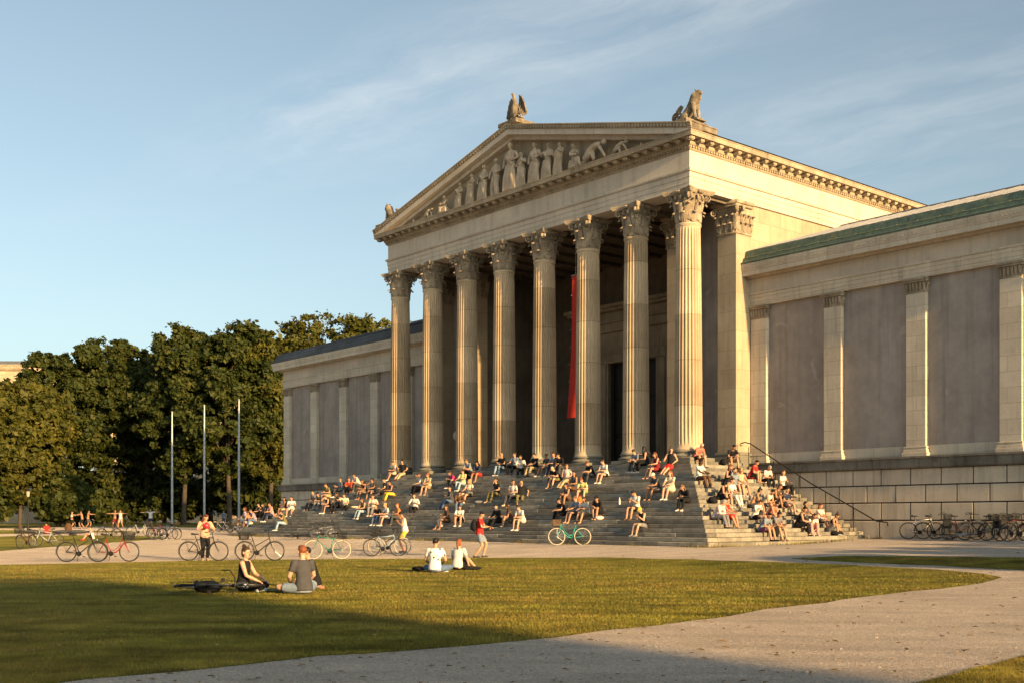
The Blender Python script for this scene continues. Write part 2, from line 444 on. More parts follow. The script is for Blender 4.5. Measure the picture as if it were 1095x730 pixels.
# ---- porch walls, recess, door
for xa,xb in ((-2.66,-.515),(-22.59,-20.44)): MB().box(xa,xb,3.70,4.2,Z(0),Z(12.36)).build('porch_front_wall',M['plaster'],mus)
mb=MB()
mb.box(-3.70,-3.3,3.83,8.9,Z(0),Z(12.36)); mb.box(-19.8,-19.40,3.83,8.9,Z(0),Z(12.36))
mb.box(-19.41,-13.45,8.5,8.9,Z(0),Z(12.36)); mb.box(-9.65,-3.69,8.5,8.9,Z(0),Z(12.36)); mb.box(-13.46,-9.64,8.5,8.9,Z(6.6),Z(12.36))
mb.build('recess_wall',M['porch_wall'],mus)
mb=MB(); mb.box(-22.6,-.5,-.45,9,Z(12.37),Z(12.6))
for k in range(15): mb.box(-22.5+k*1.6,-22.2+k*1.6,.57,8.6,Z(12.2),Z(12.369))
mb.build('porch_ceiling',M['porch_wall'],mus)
dr=MB(); dr.box(-13.46,-9.64,8.75,8.85,Z(0),Z(6.6))
for sx in (-13.3,-11.5):
    for z0 in (.3,2.4,4.5): dr.bbox(sx,sx+1.65,8.70,8.76,Z(z0),Z(z0+1.9),.03)
door=dr.build('door',M['door'],mus)
mb=MB()
for sx in (-1,1):
    c=-11.55+sx*2.35; mb.bbox(c-.45,c+.45,8.28,8.52,Z(0),Z(6.6),.02); mb.bbox(c-.30,c+.30,8.2,8.29,Z(.1),Z(6.55),.02)
    c=-11.55+sx*4.1; mb.bbox(c-.55,c+.55,8.1,8.52,Z(0),Z(8.4),.02); mb.bbox(c-.68,c+.68,8.0,8.53,Z(8.0),Z(8.42),.02)
mb.bbox(-14.4,-8.7,8.26,8.53,Z(6.61),Z(7.15),.02)
mb.bbox(-16.3,-6.8,8.2,8.54,Z(8.43),Z(8.95),.02); mb.bbox(-16.35,-6.75,8.1,8.54,Z(8.96),Z(9.1),.02); mb.bbox(-16.3,-6.8,8.2,8.54,Z(9.11),Z(9.6),.02)
mb.bbox(-16.6,-6.5,7.85,8.55,Z(9.61),Z(9.78),.02); mb.bbox(-16.75,-6.35,7.7,8.55,Z(9.79),Z(10.0),.02)
mb.box(-15.4,-7.7,8.42,8.51,Z(7.16),Z(8.42))
mb.build('door_surround',M['cornice'],door)
# ---- entablature
PT=[(AW,30),(AW,0),(0,0),(0,30)]
mb=MB()
for o,z0,z1 in ((.545,12.36,12.60),(.565,12.603,12.85),(.59,12.853,13.10),(.66,13.103,13.15),(.68,13.153,13.22)):
    mb.sweep([(-.55,Z(z0)),(o,Z(z0)),(o,Z(z1)),(-.55,Z(z1))],PT)
mb.build('architrave',M['frieze'],mus)
mb=MB(); mb.sweep([(-.5,Z(13.223)),(.55,Z(13.223)),(.55,Z(14.06)),(-.5,Z(14.06))],PT); mb.build('frieze',M['frieze'],mus)
mb=MB()
for pr in ([(-.4,14.063),(.58,14.063),(.63,14.11),(.63,14.14),(-.4,14.14)],[(-.4,14.143),(.62,14.143),(.62,14.24),(-.4,14.24)],[(-.4,14.243),(.70,14.243),(.74,14.28),(.74,14.50),(-.4,14.50)],
           [(-.4,14.503),(1.14,14.503),(1.14,14.49),(1.17,14.49),(1.17,14.68),(1.2,14.70),(1.2,14.735),(-.4,14.78)]):
    mb.sweep([(o,Z(z)) for o,z in pr],PT)
def along(fn,step,a0,a1,front=True):
    n=int(abs(a1-a0)/step); 
    for i in range(n+1): fn(a0+(a1-a0)*i/n)
def modf(x): # front modillion
    mb.bbox(x-.13,x+.13,-1.08,-.735,Z(14.36),Z(14.497),.02); mb.ell((x,-.98,Z(14.37)),(.11,.09,.06),6,5)
def mods(y): 
    for sx,x0 in ((1,0),(-1,AW)):
        xa,xb=sorted((x0+sx*.735,x0+sx*1.08)); mb.bbox(xa,xb,y-.13,y+.13,Z(14.36),Z(14.497),.02); mb.ell((x0+sx*.98,y,Z(14.37)),(.09,.11,.06),6,5)
along(modf,.65,AW-.9,.9); along(mods,.65,-.9,29)
def denf(x): mb.box(x-.055,x+.055,-.69,-.615,Z(14.15),Z(14.235))
def dens(y): mb.box(.615,.69,y-.055,y+.055,Z(14.15),Z(14.235)); mb.box(AW-.69,AW-.615,y-.055,y+.055,Z(14.15),Z(14.235))
along(denf,.18,AW-.6,.6); along(dens,.18,-.6,29)
mb.build('cornice',M['cornice'],mus)
# ---- pediment
XC=AW/2; HW=12.75; APX=18.24; END=15.03
def chev(mb,dz0,dz1,y0,y1,hw=HW):
    s=(APX-END)/HW
    zt=APX; ze=APX-s*hw
    mb.prism([(XC-hw,Z(ze+dz0)),(XC,Z(zt+dz0)),(XC+hw,Z(ze+dz0)),(XC+hw,Z(ze+dz1)),(XC,Z(zt+dz1)),(XC-hw,Z(ze+dz1))],y0,y1)
mb=MB()
chev(mb,-.26,-.16,-1.19,-.4); chev(mb,-.158,-.06,-1.235,-.4); chev(mb,-.058,0,-1.28,-.4,12.76)
s_=(APX-END)/HW
for i in range(-62,63):   # palmette ribs on the gutter moulding
    x=i*.2; z=APX-s_*abs(x)
    mb.box(XC+x-.055,XC+x+.055,-1.262,-1.18,Z(z-.22),Z(z-.075))
mb.build('raking_gutter',M['cornice'],mus)
mb=MB(); chev(mb,-.53,-.262,-1.165,-.4,12.70); chev(mb,-.72,-.532,-.80,-.4,12.0)
mb.build('raking_cornice',M['frieze'],mus)
mb=MB(); mb.prism([(XC-12.3,Z(14.76)),(XC+12.3,Z(14.76)),(XC,Z(17.8))],-.41,-.2); mb.build('tympanum',M['cornice'],mus)
for sx in (-1,1):
    mb=MB(); x0=0 if sx>0 else AW
    xa,xb=sorted((x0+sx*.1,x0+sx*1.225)); mb.bbox(xa,xb,-1.15,.6,Z(14.79),Z(15.02),.015)
    xa,xb=sorted((x0+sx*.1,x0+sx*1.25)); mb.bbox(xa,xb,-1.15,.62,Z(15.022),Z(15.07),.01)
    xa,xb=sorted((x0+sx*.15,x0+sx*.95)); mb.bbox(xa,xb,-1.22,.2,Z(15.072),Z(15.3),.02); mb.build('statue_plinth',M['statue'],mus)
mb=MB()
mb.bbox(XC-.75,XC+.75,-1.2,.2,Z(18.2),Z(18.42),.02)
mb.build('statue_plinth',M['statue'],mus)
mb=MB()
for sx in (-1,1): 
    mb.add([(XC,-.41,Z(18.15)),(XC+sx*12.75,-.41,Z(14.80)),(XC+sx*12.75,30,Z(14.80)),(XC,30,Z(18.15)),(XC,-.41,Z(18.05)),(XC+sx*12.7,-.41,Z(14.785)),(XC+sx*12.7,30,Z(14.785)),(XC,30,Z(18.05))],
      [(0,1,2,3),(4,5,6,7),(0,1,5,4),(1,2,6,5),(2,3,7,6)])
mb.build('portico_roof',M['slate'],mus)
# side walls of the main block, behind the piers
mb=MB(); mb.box(-.6,.44,3.83,30,Z(-1),Z(12.358)); mb.box(AW-.44,AW+.6,3.83,30,Z(-1),Z(12.358)); mb.box(AW-.43,.43,29,30,Z(-1),Z(17)); 
mb.build('side_wall',M['stone'],mus)
# ---- wings
def wing(x0,x1,pil,side,gutmat,endpath):
    # body
    mb=MB(); mb.box(x0,x1,3.95,18,Z(0),Z(7.46)); w=mb.build('wing_wall',M['plaster'],mus)
    mb=MB(); 
    xs=[]; 
    mb.box(x0+.001,x1-.001,3.90,3.96,Z(.003),Z(.46)); mb.build('dado',M['wing'],w)
    for i,p in enumerate(pil):
        mb=MB(); mb.bbox(p-.45,p+.45,3.74,3.97,Z(.42),Z(6.82),.012)
        pl=mb.build('pilaster',M['wing'],mus)
        mb=MB()
        for e,z0,z1 in ((.13,.002,.17),(.085,.172,.29),(.045,.292,.36),(.07,.362,.42)): mb.bbox(p-.45-e,p+.45+e,3.74-e,3.965,Z(z0),Z(z1),.012)
        mb.build('base',M['wing'],pl)
        mb=MB(); mb.bbox(p-.47,p+.47,3.72,3.966,Z(6.822),Z(6.9),.01); mb.box(p-.455,p+.455,3.735,3.966,Z(6.9),Z(7.26))
        for k in range(6):
            x=p-.39+k*.156; mb.tube([(x,3.72,Z(6.9)),(x,3.70,Z(7.08)),(x,3.66,Z(7.22)),(x,3.63,Z(7.2))],[(.06,.03),(.065,.035),(.055,.03),(.03,.02)],6,right=(1,0,0)); mb.ell((x,3.68,Z(7.0)),(.03,.03,.05),6,4)
        for sx in (-1,1):
            for k in range(2):
                y=3.80+k*.11; x=p+sx*.47; mb.tube([(x,y,Z(6.9)),(x+sx*.02,y,Z(7.08)),(x+sx*.07,y,Z(7.22))],[(.045,.03)]*3,6,right=(0,1,0))
        mb.bbox(p-.53,p+.53,3.64,3.967,Z(7.26),Z(7.34),.012); mb.bbox(p-.56,p+.56,3.60,3.967,Z(7.342),Z(7.44),.012)
        mb.build('capital',M['carved'],pl,smooth=40)
    mb=MB()
    for o,z0,z1 in ((0,7.45,7.63),(.02,7.633,7.82),(.04,7.823,7.99),(.09,7.993,8.07)): mb.sweep([(-.6,Z(z0)),(o,Z(z0)),(o,Z(z1)),(-.6,Z(z1))],endpath)
    mb.build('wing_architrave',M['wing'],mus)
    mb=MB(); mb.sweep([(-.6,Z(8.073)),(0,Z(8.073)),(0,Z(8.74)),(-.6,Z(8.74))],endpath); mb.build('wing_frieze',M['frieze'],mus)
    mb=MB()
    for pr in ([(-.5,8.743),(.06,8.743),(.2,8.84),(.2,8.86),(-.5,8.86)],[(-.5,8.863),(.54,8.863),(.54,8.81),(.58,8.81),(.58,9.02),(-.5,9.02)],[(-.5,9.023),(.60,9.023),(.68,9.27),(.68,9.36),(-.5,9.36)]): mb.sweep([(o,Z(z)) for o,z in pr],endpath)
    (xa,ya),(xb,yb)=[(p,q) for p,q in zip(endpath,endpath[1:]) if abs(p[1]-q[1])<.01][0]
    n=int(abs(xb-xa)/.17)
    for i in range(n+1):
        x=xa+(xb-xa)*i/n; mb.ell((x,3.74-.635,Z(9.17)),(.045,.035,.06),5,4)
    mb.build('wing_cornice',M['wing'],mus)
    mb=MB(); 
    mb.sweep([(-.5,Z(9.363)),(.70,Z(9.363)),(.72,Z(9.43)),(.58,Z(9.50)),(.54,Z(9.65)),(.42,Z(9.73)),(.36,Z(9.99)),(.30,Z(10.03)),(-.5,Z(10.08))],endpath,m=0)
    if side>0:
        x=xa+.3
        while x<xb:
            mb.tube([(x,3.74-.515,Z(9.66)),(x,3.74-.40,Z(9.75)),(x,3.74-.34,Z(10.0))],.016,5,1)
            mb.tube([(x+.03,3.74-.535,Z(9.675)),(x+.5,3.74-.545,Z(9.645)),(x+.97,3.74-.535,Z(9.675))],.018,5,1)
            x+=.98
    mb.build('roof_gutter',[gutmat,M['copper_fold']],mus)
    # roof with gentle slope to a ridge
    yr=11.2; zr=12.5; ov=.3; e0=x0-(.4 if side<0 else 0); e1=x1+(.4 if side>0 else 0)
    mb=MB(); 
    hip=7.0
    rl=e0+(hip if side<0 else 0); rr=e1-(hip if side>0 else 0)
    y0_=3.74-.30
    mb.add([(e0,y0_,Z(10.05)),(e1,y0_,Z(10.05)),(rr,yr,Z(zr)),(rl,yr,Z(zr)),(e0,18.4,Z(10.05)),(e1,18.4,Z(10.05))],[(0,1,2,3),(3,2,5,4),(1,5,2),(0,3,4)])
    x=e0+.5
    while x<e1:   # standing seams
        lim=min(1,(x-e0)/hip if side<0 else (e1-x)/hip)
        yt=y0_+(yr-y0_)*lim; zt=10.05+(zr-10.05)*lim
        mb.add([(x-.02,y0_,Z(10.05)),(x+.02,y0_,Z(10.05)),(x+.02,yt,Z(zt)),(x-.02,yt,Z(zt)),(x-.015,y0_,Z(10.08)),(x+.015,y0_,Z(9.95)),(x+.015,yt,Z(zt+.03)),(x-.015,yt,Z(zt+.03))],[(4,5,6,7),(0,1,5,4),(1,2,6,5),(3,0,4,7),(2,3,7,6)])
        x+=.75
    for t in (1.0,):
        yy=y0_+(yr-y0_)*t; zz=10.05+(zr-10.05)*t; mb.box(e0+hip if side<0 else e0,e1 if side<0 else e1-hip,yy-.05,yy+.05,Z(zz),Z(zz+.07))
    mb.build('wing_roof',M['roofglass'] if side>0 else M['slate'],mus)
    # podium: ledge, block courses with open joints over a dark core
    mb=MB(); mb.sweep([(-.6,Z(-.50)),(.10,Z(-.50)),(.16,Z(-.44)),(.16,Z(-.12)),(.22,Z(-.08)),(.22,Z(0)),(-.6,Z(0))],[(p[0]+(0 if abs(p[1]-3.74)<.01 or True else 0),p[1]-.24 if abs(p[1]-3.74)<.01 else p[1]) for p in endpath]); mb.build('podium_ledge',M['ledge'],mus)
    mb=MB(); mb.box(x0+.03,x1-.03,3.54,17.9,0-.3,Z(-.502)); pod=mb.build('podium',M['dark_gap'],mus)
    mb=MB(); zt=Z(-.515); r=0
    hts=[.70,.73,.73]; zz=zt
    for h in hts:
        off=.69*(r%2)+ (.25 if side>0 else .1); x=x0-1.38+off
        while x<x1:
            xa_,xb_=max(x,x0),min(x+1.335,x1)
            if xb_-xa_>.1: mb.bbox(xa_,xb_,3.50+random.uniform(-.006,.006),3.75,zz-h+.045,zz,.016)
            x+=1.38
        zz-=h+.005; r+=1
    mb.bbox(x0,x1,3.44,3.75,-.25,zz-.01,.02)
    if side<0:
        r=0; zz=zt
        for h in hts:
            y=3.78
            while y<17.5: mb.bbox(x0,x0+.2,y,y+1.35,zz-h+.045,zz,.016); y+=1.38
            zz-=h+.005
    mb.build('stone_block_courses',M['podium'],pod)
wing(.62,22.0,[1.09+4.07*k for k in range(6)],1,M['copper'],[(.47,3.74),(22,3.74),(22,18)])
wing(-44.4,AW-.62,[-43.9+4.05*k for k in range(5)],-1,M['slate'],[(-44.4,18),(-44.4,3.74),(AW-.47,3.74)])
# ---- wall fittings inside the porch
mb=MB(); mb.tube([(-21.75,3.7,Z(2.0)),(-21.75,3.45,Z(2.05)),(-21.75,3.35,Z(2.25))],.03,6); wl=mb.build('wall_lamp',M['iron'],None); 
wl.parent=mus
mb=MB(); mb.ell((-21.75,3.33,Z(2.55)),(.27,.27,.30),14,10); mb.build('lamp_globe',plain('frosted_glass',(.62,.60,.56),.3),wl,smooth=True)
mb=MB(); mb.bbox(-3.85,-3.71,4.6,5.5,Z(3.35),Z(4.5),.02); nb=mb.build('notice_case',M['black'],mus)
mb=MB(); mb.box(-3.87,-3.852,4.7,5.4,Z(3.45),Z(4.4)); mb.build('notice_sheet',M['cream'],nb)
mb=MB(); mb.bbox(-4.6,-3.9,8.2,8.49,Z(.0),Z(1.5),.03); mb.build('vent_cabinet',M['black'],mus)
# ================================================================== STAIRCASE
st=empty('staircase',(Cx,Cy,GST),YAW)
tag(st,'broad worn grey stone staircase wrapping round three sides of the portico','staircase')
mb=MB()
for k in range(0,NST):
    o=EDGE+TREAD*k; z1=H0-RISE*k; z0=z1-RISE+.012
    inn=.55 if k else 1.2
    def slabs(a,b,fn):
        x=a
        while x<b-.05:
            l=random.uniform(1.3,3.1)
            e=min(b,x+l)
            if b-e<.7: e=b
            fn(x+.004,e-.004,random.uniform(-.006,.006),random.uniform(-.008,.008)); x=e
    slabs(AW-o,o,lambda x,e,dz,dy: mb.bbox(x,e,-o+dy,-o+inn,z0,z1+dz,.014))
    slabs(-o+inn+.004,3.36,lambda y,e,dz,dy: mb.bbox(o-inn,o+dy,y,e,z0,z1+dz,.014))
    slabs(-o+inn+.004,3.36,lambda y,e,dz,dy: mb.bbox(AW-o+dy,AW-o+inn,y,e,z0,z1+dz,.014))
mb.build('step_slabs',M['step'],st)
mb=MB()
for k in range(NST):
    o=EDGE+TREAD*k-.06; z1=H0-RISE*k-.02
    mb.box(AW-o,o,-o,3.4,z1-RISE-.02*(k==NST-1)-.001,z1-.002)
mb.build('core',M['dark_gap'],st)
mb=MB()
x=AW-.3
while x<.3: mb.bbox(x+.004,min(x+1.9,.3)-.004,-.31,8.6,H0-.2,H0-.005+random.uniform(-.003,.003),.01); x+=1.9
for xa,xb in ((AW-.62,AW-.3),(.3,.62)): mb.bbox(xa,xb,-.3,3.66,H0-.2,H0-.006,.01)
mb.build('porch_paving',M['step'],st)
# handrail on the side flight (right side, next to the wing)
rail=empty('handrail',(*b2w(1.2,-2.75),S0),YAW); tag(rail,'dark iron handrail sloping down the sunlit side steps beside the wing','handrail')
L=NST*TREAD; dz=-NST*RISE; post_x=[0.1,1.5,2.9,4.3,5.7,6.95]
def zr(x): return dz*min(1,max(0,(x+.3-.0)/L))
mb=MB(); mb.tube([(-.35,0,.93),(-.1,0,.96),(.2,0,.88),(3.5,0,zr(3.5)+.95),(6.8,0,zr(6.8)+.95),(7.3,0,zr(7.2)+.90),(7.35,0,zr(7.3)+.75)],.028,8); mb.tube([(-.35,0,.93),(-.42,0,.86),(-.36,0,.80),(-.28,0,.84)],.02,6)
mb.build('rail',M['iron'],rail,smooth=True)
for x in post_x:
    mb=MB(); mb.tube([(x,0,zr(x)-.15),(x,0,zr(x)+.95)],.02,8); mb.build('post',M['iron'],rail)
# ================================================================== ROOF STATUES
def remesh_later(o,vox,smooth=True):
    md=o.modifiers.new('r','REMESH'); md.mode='VOXEL'; md.voxel_size=vox; md.use_smooth_shade=smooth; RJ.append(o)
RJ=[]
def lion(loc,rz,label):
    mb=MB()
    # sitting: +X is forward
    mb.tube([(-.42,0,.30),(-.3,0,.38),(-.05,0,.62),(.18,0,.92),(.30,0,1.12)],[(.24,.2),(.27,.26),(.25,.25),(.27,.26),(.22,.2)],12,right=(0,1,0))
    mb.tube([(.22,0,1.0),(.34,0,1.22),(.42,0,1.34)],[.27,.28,.2],12)          # mane
    mb.ell((.47,0,1.36),(.17,.14,.16),12,8); mb.tube([(.55,0,1.33),(.70,0,1.30)],[.10,.07],10)   # head, muzzle
    for s in (-1,1):
        mb.tube([(.24,.14*s,.9),(.34,.15*s,.5),(.40,.15*s,.12),(.42,.15*s,.05)],[.13,.10,.075,.08],8); mb.ell((.50,.15*s,.06),(.13,.085,.065),8,6)
        mb.ell((-.25,.2*s,.27),(.28,.13,.25),10,8); mb.tube([(-.12,.22*s,.12),(.12,.22*s,.06)],[.09,.07],8)
        mb.ell((.38,.12*s,1.51),(.05,.04,.06),6,5)
    mb.tube([(-.6,0,.12),(-.75,.15,.1),(-.6,.3,.1)],[.06,.05,.06],6)
    o=mb.build('lion_statue',M['statue'],None); o.location=loc; o.scale=(.94,.94,.9); o.rotation_euler=(0,0,rz)
    mb=MB(); mb.bbox(-.75,.68,-.36,.36,-.06,.0,.01)
    pts=[];c=Vector((-.85,0,.42))
    remesh_later(o,.035); mb.build('plinth',M['statue'],o); 
    mb=MB()
    for i in range(26):
        q=i/25*PI*3.4; r=.36-.011*i; pts.append(c+Vector((r*math.cos(q-2),0,r*math.sin(q-2))))
    mb.tube(pts,[(.16,.05)]*26,6,right=(0,1,0)); mb.tube([(-.75,0,0),(-.8,0,.35)],[(.16,.2),(.14,.16)],8); mb.tube([(-.85,0,.7),(-.68,0,.86),(-.55,0,.98)],[(.1,.14),(.12,.12),(.10,.08)],8)
    mb.build('scroll',M['statue'],o,smooth=40)
    tag(o,label,'statue'); return o
x,y=b2w(.45,.35); lion((x,y,S0+15.36),YAW,'stone sitting lion statue on the sunlit right corner of the portico roof')
x,y=b2w(AW-.45,.35); lion((x,y,S0+15.36),YAW+PI,'stone sitting lion statue on the far left corner of the portico roof')
x,y=b2w(XC,.6)
eg=empty('eagle_statue',(x,y,S0+18.42),YAW); eg.scale=(.84,.84,.82); tag(eg,'stone bird statue with raised wings and scrollwork on the gable peak','statue')
mb=MB(); mb.tube([(0,.1,.30),(0,0,.6),(0,-.05,.95),(.0,-.05,1.25),(-.02,-.08,1.66),(-.1,-.12,1.92)],[(.26,.22),(.32,.28),(.28,.24),(.17,.15),(.11,.10),(.11,.10)],10); mb.tube([(-.1,-.12,1.92),(-.26,-.16,1.90)],[.055,.02],6)
mb.tube([(-.12,0,.5),(-.14,-.1,.15)],[.11,.07],6); mb.tube([(.12,0,.5),(.14,-.1,.15)],[.11,.07],6)
b=mb.build('body',M['statue'],eg); remesh_later(b,.035)
for s in (-1,1):
    mb=MB(); vs=[]; n=9; m=5
    for i in range(n):
        t=i/(n-1)     # from the leading edge at the neck round to the wing tip side
        top=Vector((s*(.34+.62*t**.7),.08+.06*t,1.72-1.15*t**1.4)); bot=Vector((s*(.18+.55*t),.02,.75-.45*t))
        for j in range(m):
            q=j/(m-1); p=bot.lerp(top,q); p.y+=.16*math.sin(q*PI)+.03*(i%2); vs.append(p)
    N_=len(vs); vs+=[Vector((p.x,p.y-.10,p.z)) for p in vs]
    fs=[]
    for i in range(n-1):
        for j in range(m-1):
            a=i*m+j; fs.append((a,a+1,a+m+1,a+m)); fs.append((N_+a,N_+a+m,N_+a+m+1,N_+a+1))
    for i in range(n-1):
        for j in (0,m-1): a=i*m+j; fs.append((a,a+m,N_+a+m,N_+a))
    for j in range(m-1):
        for a in (j,(n-1)*m+j): fs.append((a,a+1,N_+a+1,N_+a))
    mb.add(vs,fs)
    for i in range(0,n): mb.tube([vs[i*m]-Vector((0,.06,0)),vs[i*m+2]-Vector((0,.1,0)),vs[i*m+4]-Vector((0,.05,0))+Vector((s*.03,0,.06))],[.035,.05,.02],6)
    mb.build('wing',M['statue'],eg,smooth=40)
mb=MB()
for s in (-1,1):
    for (cx,cz,r0) in ((.35,.22,.2),(.62,.14,.13)):
        pts=[Vector((s*(cx+(r0-.006*i)*math.cos(i*.42)),-.05,cz+(r0-.006*i)*math.sin(i*.42))) for i in range(18)]
        mb.tube(pts,[(.14,.045)]*18,6,right=(0,1,0))
    mb.tube([(s*.3,0,.4),(s*.42,0,.75),(s*.36,0,.95)],[(.08,.1),(.07,.08),(.03,.04)],6); 
mb.bbox(-.7,.7,-.3,.3,-.02,.1,.02)
mb.build('scrollwork',M['statue'],eg,smooth=40)
# ---- banner
bn=empty('banner',(*b2w(-8.3,-1.3),S0+12.0),YAW); tag(bn,'long narrow red cloth banner hanging inside the portico between two columns','banner')
mb=MB(); vs=[];nx,nz=10,30
for j in range(nz+1):
    for i in range(nx+1):
        t=j/nz; s=i/nx
        x=-.86-.30*t+s*(1.8+.2*t); y=.10*math.sin(s*5+t*4)*(.3+t); vs.append((x,y,-1.85-t*7.45))
n=len(vs); vs+= [(x,y+.012,z) for x,y,z in vs]
fs=[]
for j in range(nz):
    for i in range(nx):
        a=j*(nx+1)+i; fs.append((a,a+1,a+nx+2,a+nx+1)); fs.append((n+a,n+a+nx+1,n+a+nx+2,n+a+1))
mb.add(vs,fs); mb.build('cloth',M['banner'],bn,smooth=True)
mb=MB(); mb.tube([(-.92,0,-1.82),(1.05,0,-1.82)],.03,8); mb.tube([(-.6,0,-1.82),(-.6,0,.36)],.012,6); mb.tube([(.9,0,-1.82),(.9,0,.36)],.012,6)
for j in range(9):
    t=j/8; mb.ell((-.90-.30*t,.02,-1.95-t*7.2),(.05,.03,.03),6,4)
mb.build('hanging_rod',M['pole'],bn)
# ================================================================== GROUND
def conform(bm):
    for d,_ in KN[1:-1]:
        p=Vector((-NX*d,-NY*d,0)); bmesh.ops.bisect_plane(bm,geom=bm.verts[:]+bm.edges[:]+bm.faces[:],plane_co=p,plane_no=Vector((NX,NY,0)))
def sheet(name,poly,mat,dz,label=None,cat=None,ragged=0,seg=1.2):
    pts=[]
    n=len(poly)
    for i in range(n):
        a,b=Vector(poly[i]),Vector(poly[(i+1)%n]); L=(b-a).length; k=max(1,int(L/seg)) if ragged else 1
        nrm=Vector((-(b-a).y,(b-a).x)).normalized() if L>0 else Vector((0,0))
        for j in range(k):
            p=a.lerp(b,j/k)
            if ragged: p=p+nrm*(random.gauss(0,1)*ragged+.12*math.sin(p.x*.9+p.y*.7)*min(1,ragged*12))
            pts.append(p)
    bm=bmesh.new(); vs=[bm.verts.new((p.x,p.y,0)) for p in pts]; f=bm.faces.new(vs)
    bmesh.ops.triangulate(bm,faces=[f]); conform(bm)
    for v in bm.verts: v.co.z=gz(v.co.x,v.co.y)+dz
    bmesh.ops.recalc_face_normals(bm,faces=bm.faces[:])
    if sum(f.normal.z for f in bm.faces)<0: bmesh.ops.reverse_faces(bm,faces=bm.faces[:])
    me=bpy.data.meshes.new(name); bm.to_mesh(me); bm.free(); me.materials.append(mat)
    o=link(name,me); tag(o,label,cat,kind='structure'); return o,[(p.x,p.y) for p in pts]
def gravelmat():
    m,N,B=newmat('pale_gravel'); tc=N('ShaderNodeTexCoord').outputs['Object']
    a=N.noise(tc,.22,5,.6); col=N.ramp(a,[(.3,(.63,.535,.445)),(.7,(.78,.675,.565))])
    b=N.noise(N.mapping(tc,(.5,1.6,1),(0,0,.65)),.9,5,.65); col=N.mix(.6,col,N.ramp(b,[(.33,.66),(.62,1.1)]),'MULTIPLY')
    vo=N('ShaderNodeTexVoronoi'); N.link(tc,vo.inputs['Vector']); vo.inputs['Scale'].default_value=62
    sp=N('ShaderNodeSeparateColor'); N.link(vo.outputs['Color'],sp.inputs[0])
    col=N.mix(.75,col,N.ramp(sp.outputs[0],[(0,.5),(.35,.92),(.8,1.08),(1,1.5)]),'MULTIPLY')
    f=N.noise(tc,14,5,.75); col=N.mix(.55,col,N.ramp(f,[(.3,.6),(.68,1.3)]),'MULTIPLY')
    N.link(col,B.inputs['Base Color']); B.inputs['Roughness'].default_value=.95; B.inputs['Specular IOR Level'].default_value=.15; B.inputs['Diffuse Roughness'].default_value=1
    bn=N('ShaderNodeBump',Strength=1,Distance=.07); h=N.math('ADD',N.math('MULTIPLY',N.ramp(vo.outputs['Distance'],[(0,1),(.6,0)]),.5),N.math('MULTIPLY',f,1.2)); N.link(h,bn.inputs['Height']); N.link(bn.outputs[0],B.inputs['Normal'])
    return m
def lawnmat(name):
    m,N,B=newmat(name); tc=N('ShaderNodeTexCoord').outputs['Object']
    a=N.noise(tc,.18,5,.62); col=N.ramp(a,[(.3,(.075,.088,.015)),(.5,(.135,.130,.022)),(.72,(.21,.165,.04))])
    s_=N.noise(N.mapping(tc,(.55,2.6,1),(0,0,.12)),.55,5,.65); col=N.mix(.75,col,N.ramp(s_,[(.34,.55),(.6,1.25)]),'MULTIPLY')
    d=N.noise(tc,1.4,5,.7); col=N.mix(N.math('MULTIPLY',N.ramp(d,[(.60,0),(.72,1)]),.45),col,(.17,.125,.05))
    f=N.noise(tc,26,5,.8); col=N.mix(.8,col,N.ramp(f,[(.3,.35),(.7,1.7)]),'MULTIPLY')
    N.link(col,B.inputs['Base Color']); B.inputs['Roughness'].default_value=.9; B.inputs['Specular IOR Level'].default_value=.1; B.inputs['Diffuse Roughness'].default_value=1
    bn=N('ShaderNodeBump',Strength=1,Distance=.06); N.link(f,bn.inputs['Height']); N.link(bn.outputs[0],B.inputs['Normal'])
    return m
M['gravel']=gravelmat(); M['lawn']=lawnmat('mown_lawn')
bm=bmesh.new(); 
vs=[bm.verts.new(p) for p in ((-900,-500,0),(900,-500,0),(900,1300,0),(-900,1300,0))]; bm.faces.new(vs); conform(bm)
for v in bm.verts: v.co.z=gz(v.co.x,v.co.y)
me=bpy.data.meshes.new('ground'); bm.to_mesh(me); bm.free(); me.materials.append(M['gravel'])
tag(link('ground',me),'pale gravel forecourt and paths between the lawns','ground',kind='structure')
def gp(l): return [gpt(x,y)[:2] for x,y in l]
main_img=[(-40,604),(60,602.5),(230,598.5),(400,597),(520,595.5),(640,595.5),(740,597.5),(820,600),(900,603),(1000,608.5),(1050,613),(1078,617),(1040,624),(1000,629),(900,640.5),(800,655),(700,668),(600,681),(520,688),(450,693.5),(390,698),(340,700.5),(300,705),(200,717),(100,727.5),(20,737),(-60,748)]
main=gp(main_img)
PL=[]
o,p=sheet('lawn',main,M['lawn'],.006,'large mown lawn in the foreground, half in evening sun','lawn',.05,.9); PL.append(p)
strip=gp([(846,597),(900,594.5),(1000,595),(1140,596.5),(1140,612),(1095,609),(1000,604),(900,600)])
o,p=sheet('lawn',strip,M['lawn'],.006,'narrow shaded grass strip beside the right wing path','lawn',.05,.9); PL.append(p)
corner=gp([(965,733),(1010,722),(1060,710.5),(1100,701),(1200,690),(1300,700),(1300,760),(960,760)])
o,p=sheet('lawn',corner,M['lawn'],.006,'small grass corner at the lower right edge of the gravel','lawn',.04,.5); PL.append(p)
ls=gp([(-120,592),(0,588.5),(60,584),(120,579.5),(160,576.5),(175,574.5),(168,573),(120,572),(60,572),(0,573),(-120,573.5)])
o,p=sheet('lawn',ls,M['lawn'],.006,'thin curved lawn strip with parked bicycles on the far left','lawn',.06,1.5); PL.append(p)
l2=gp([(-120,571),(0,570.3),(80,569.6),(150,568.5),(152,567.3),(80,567),(-120,567)])
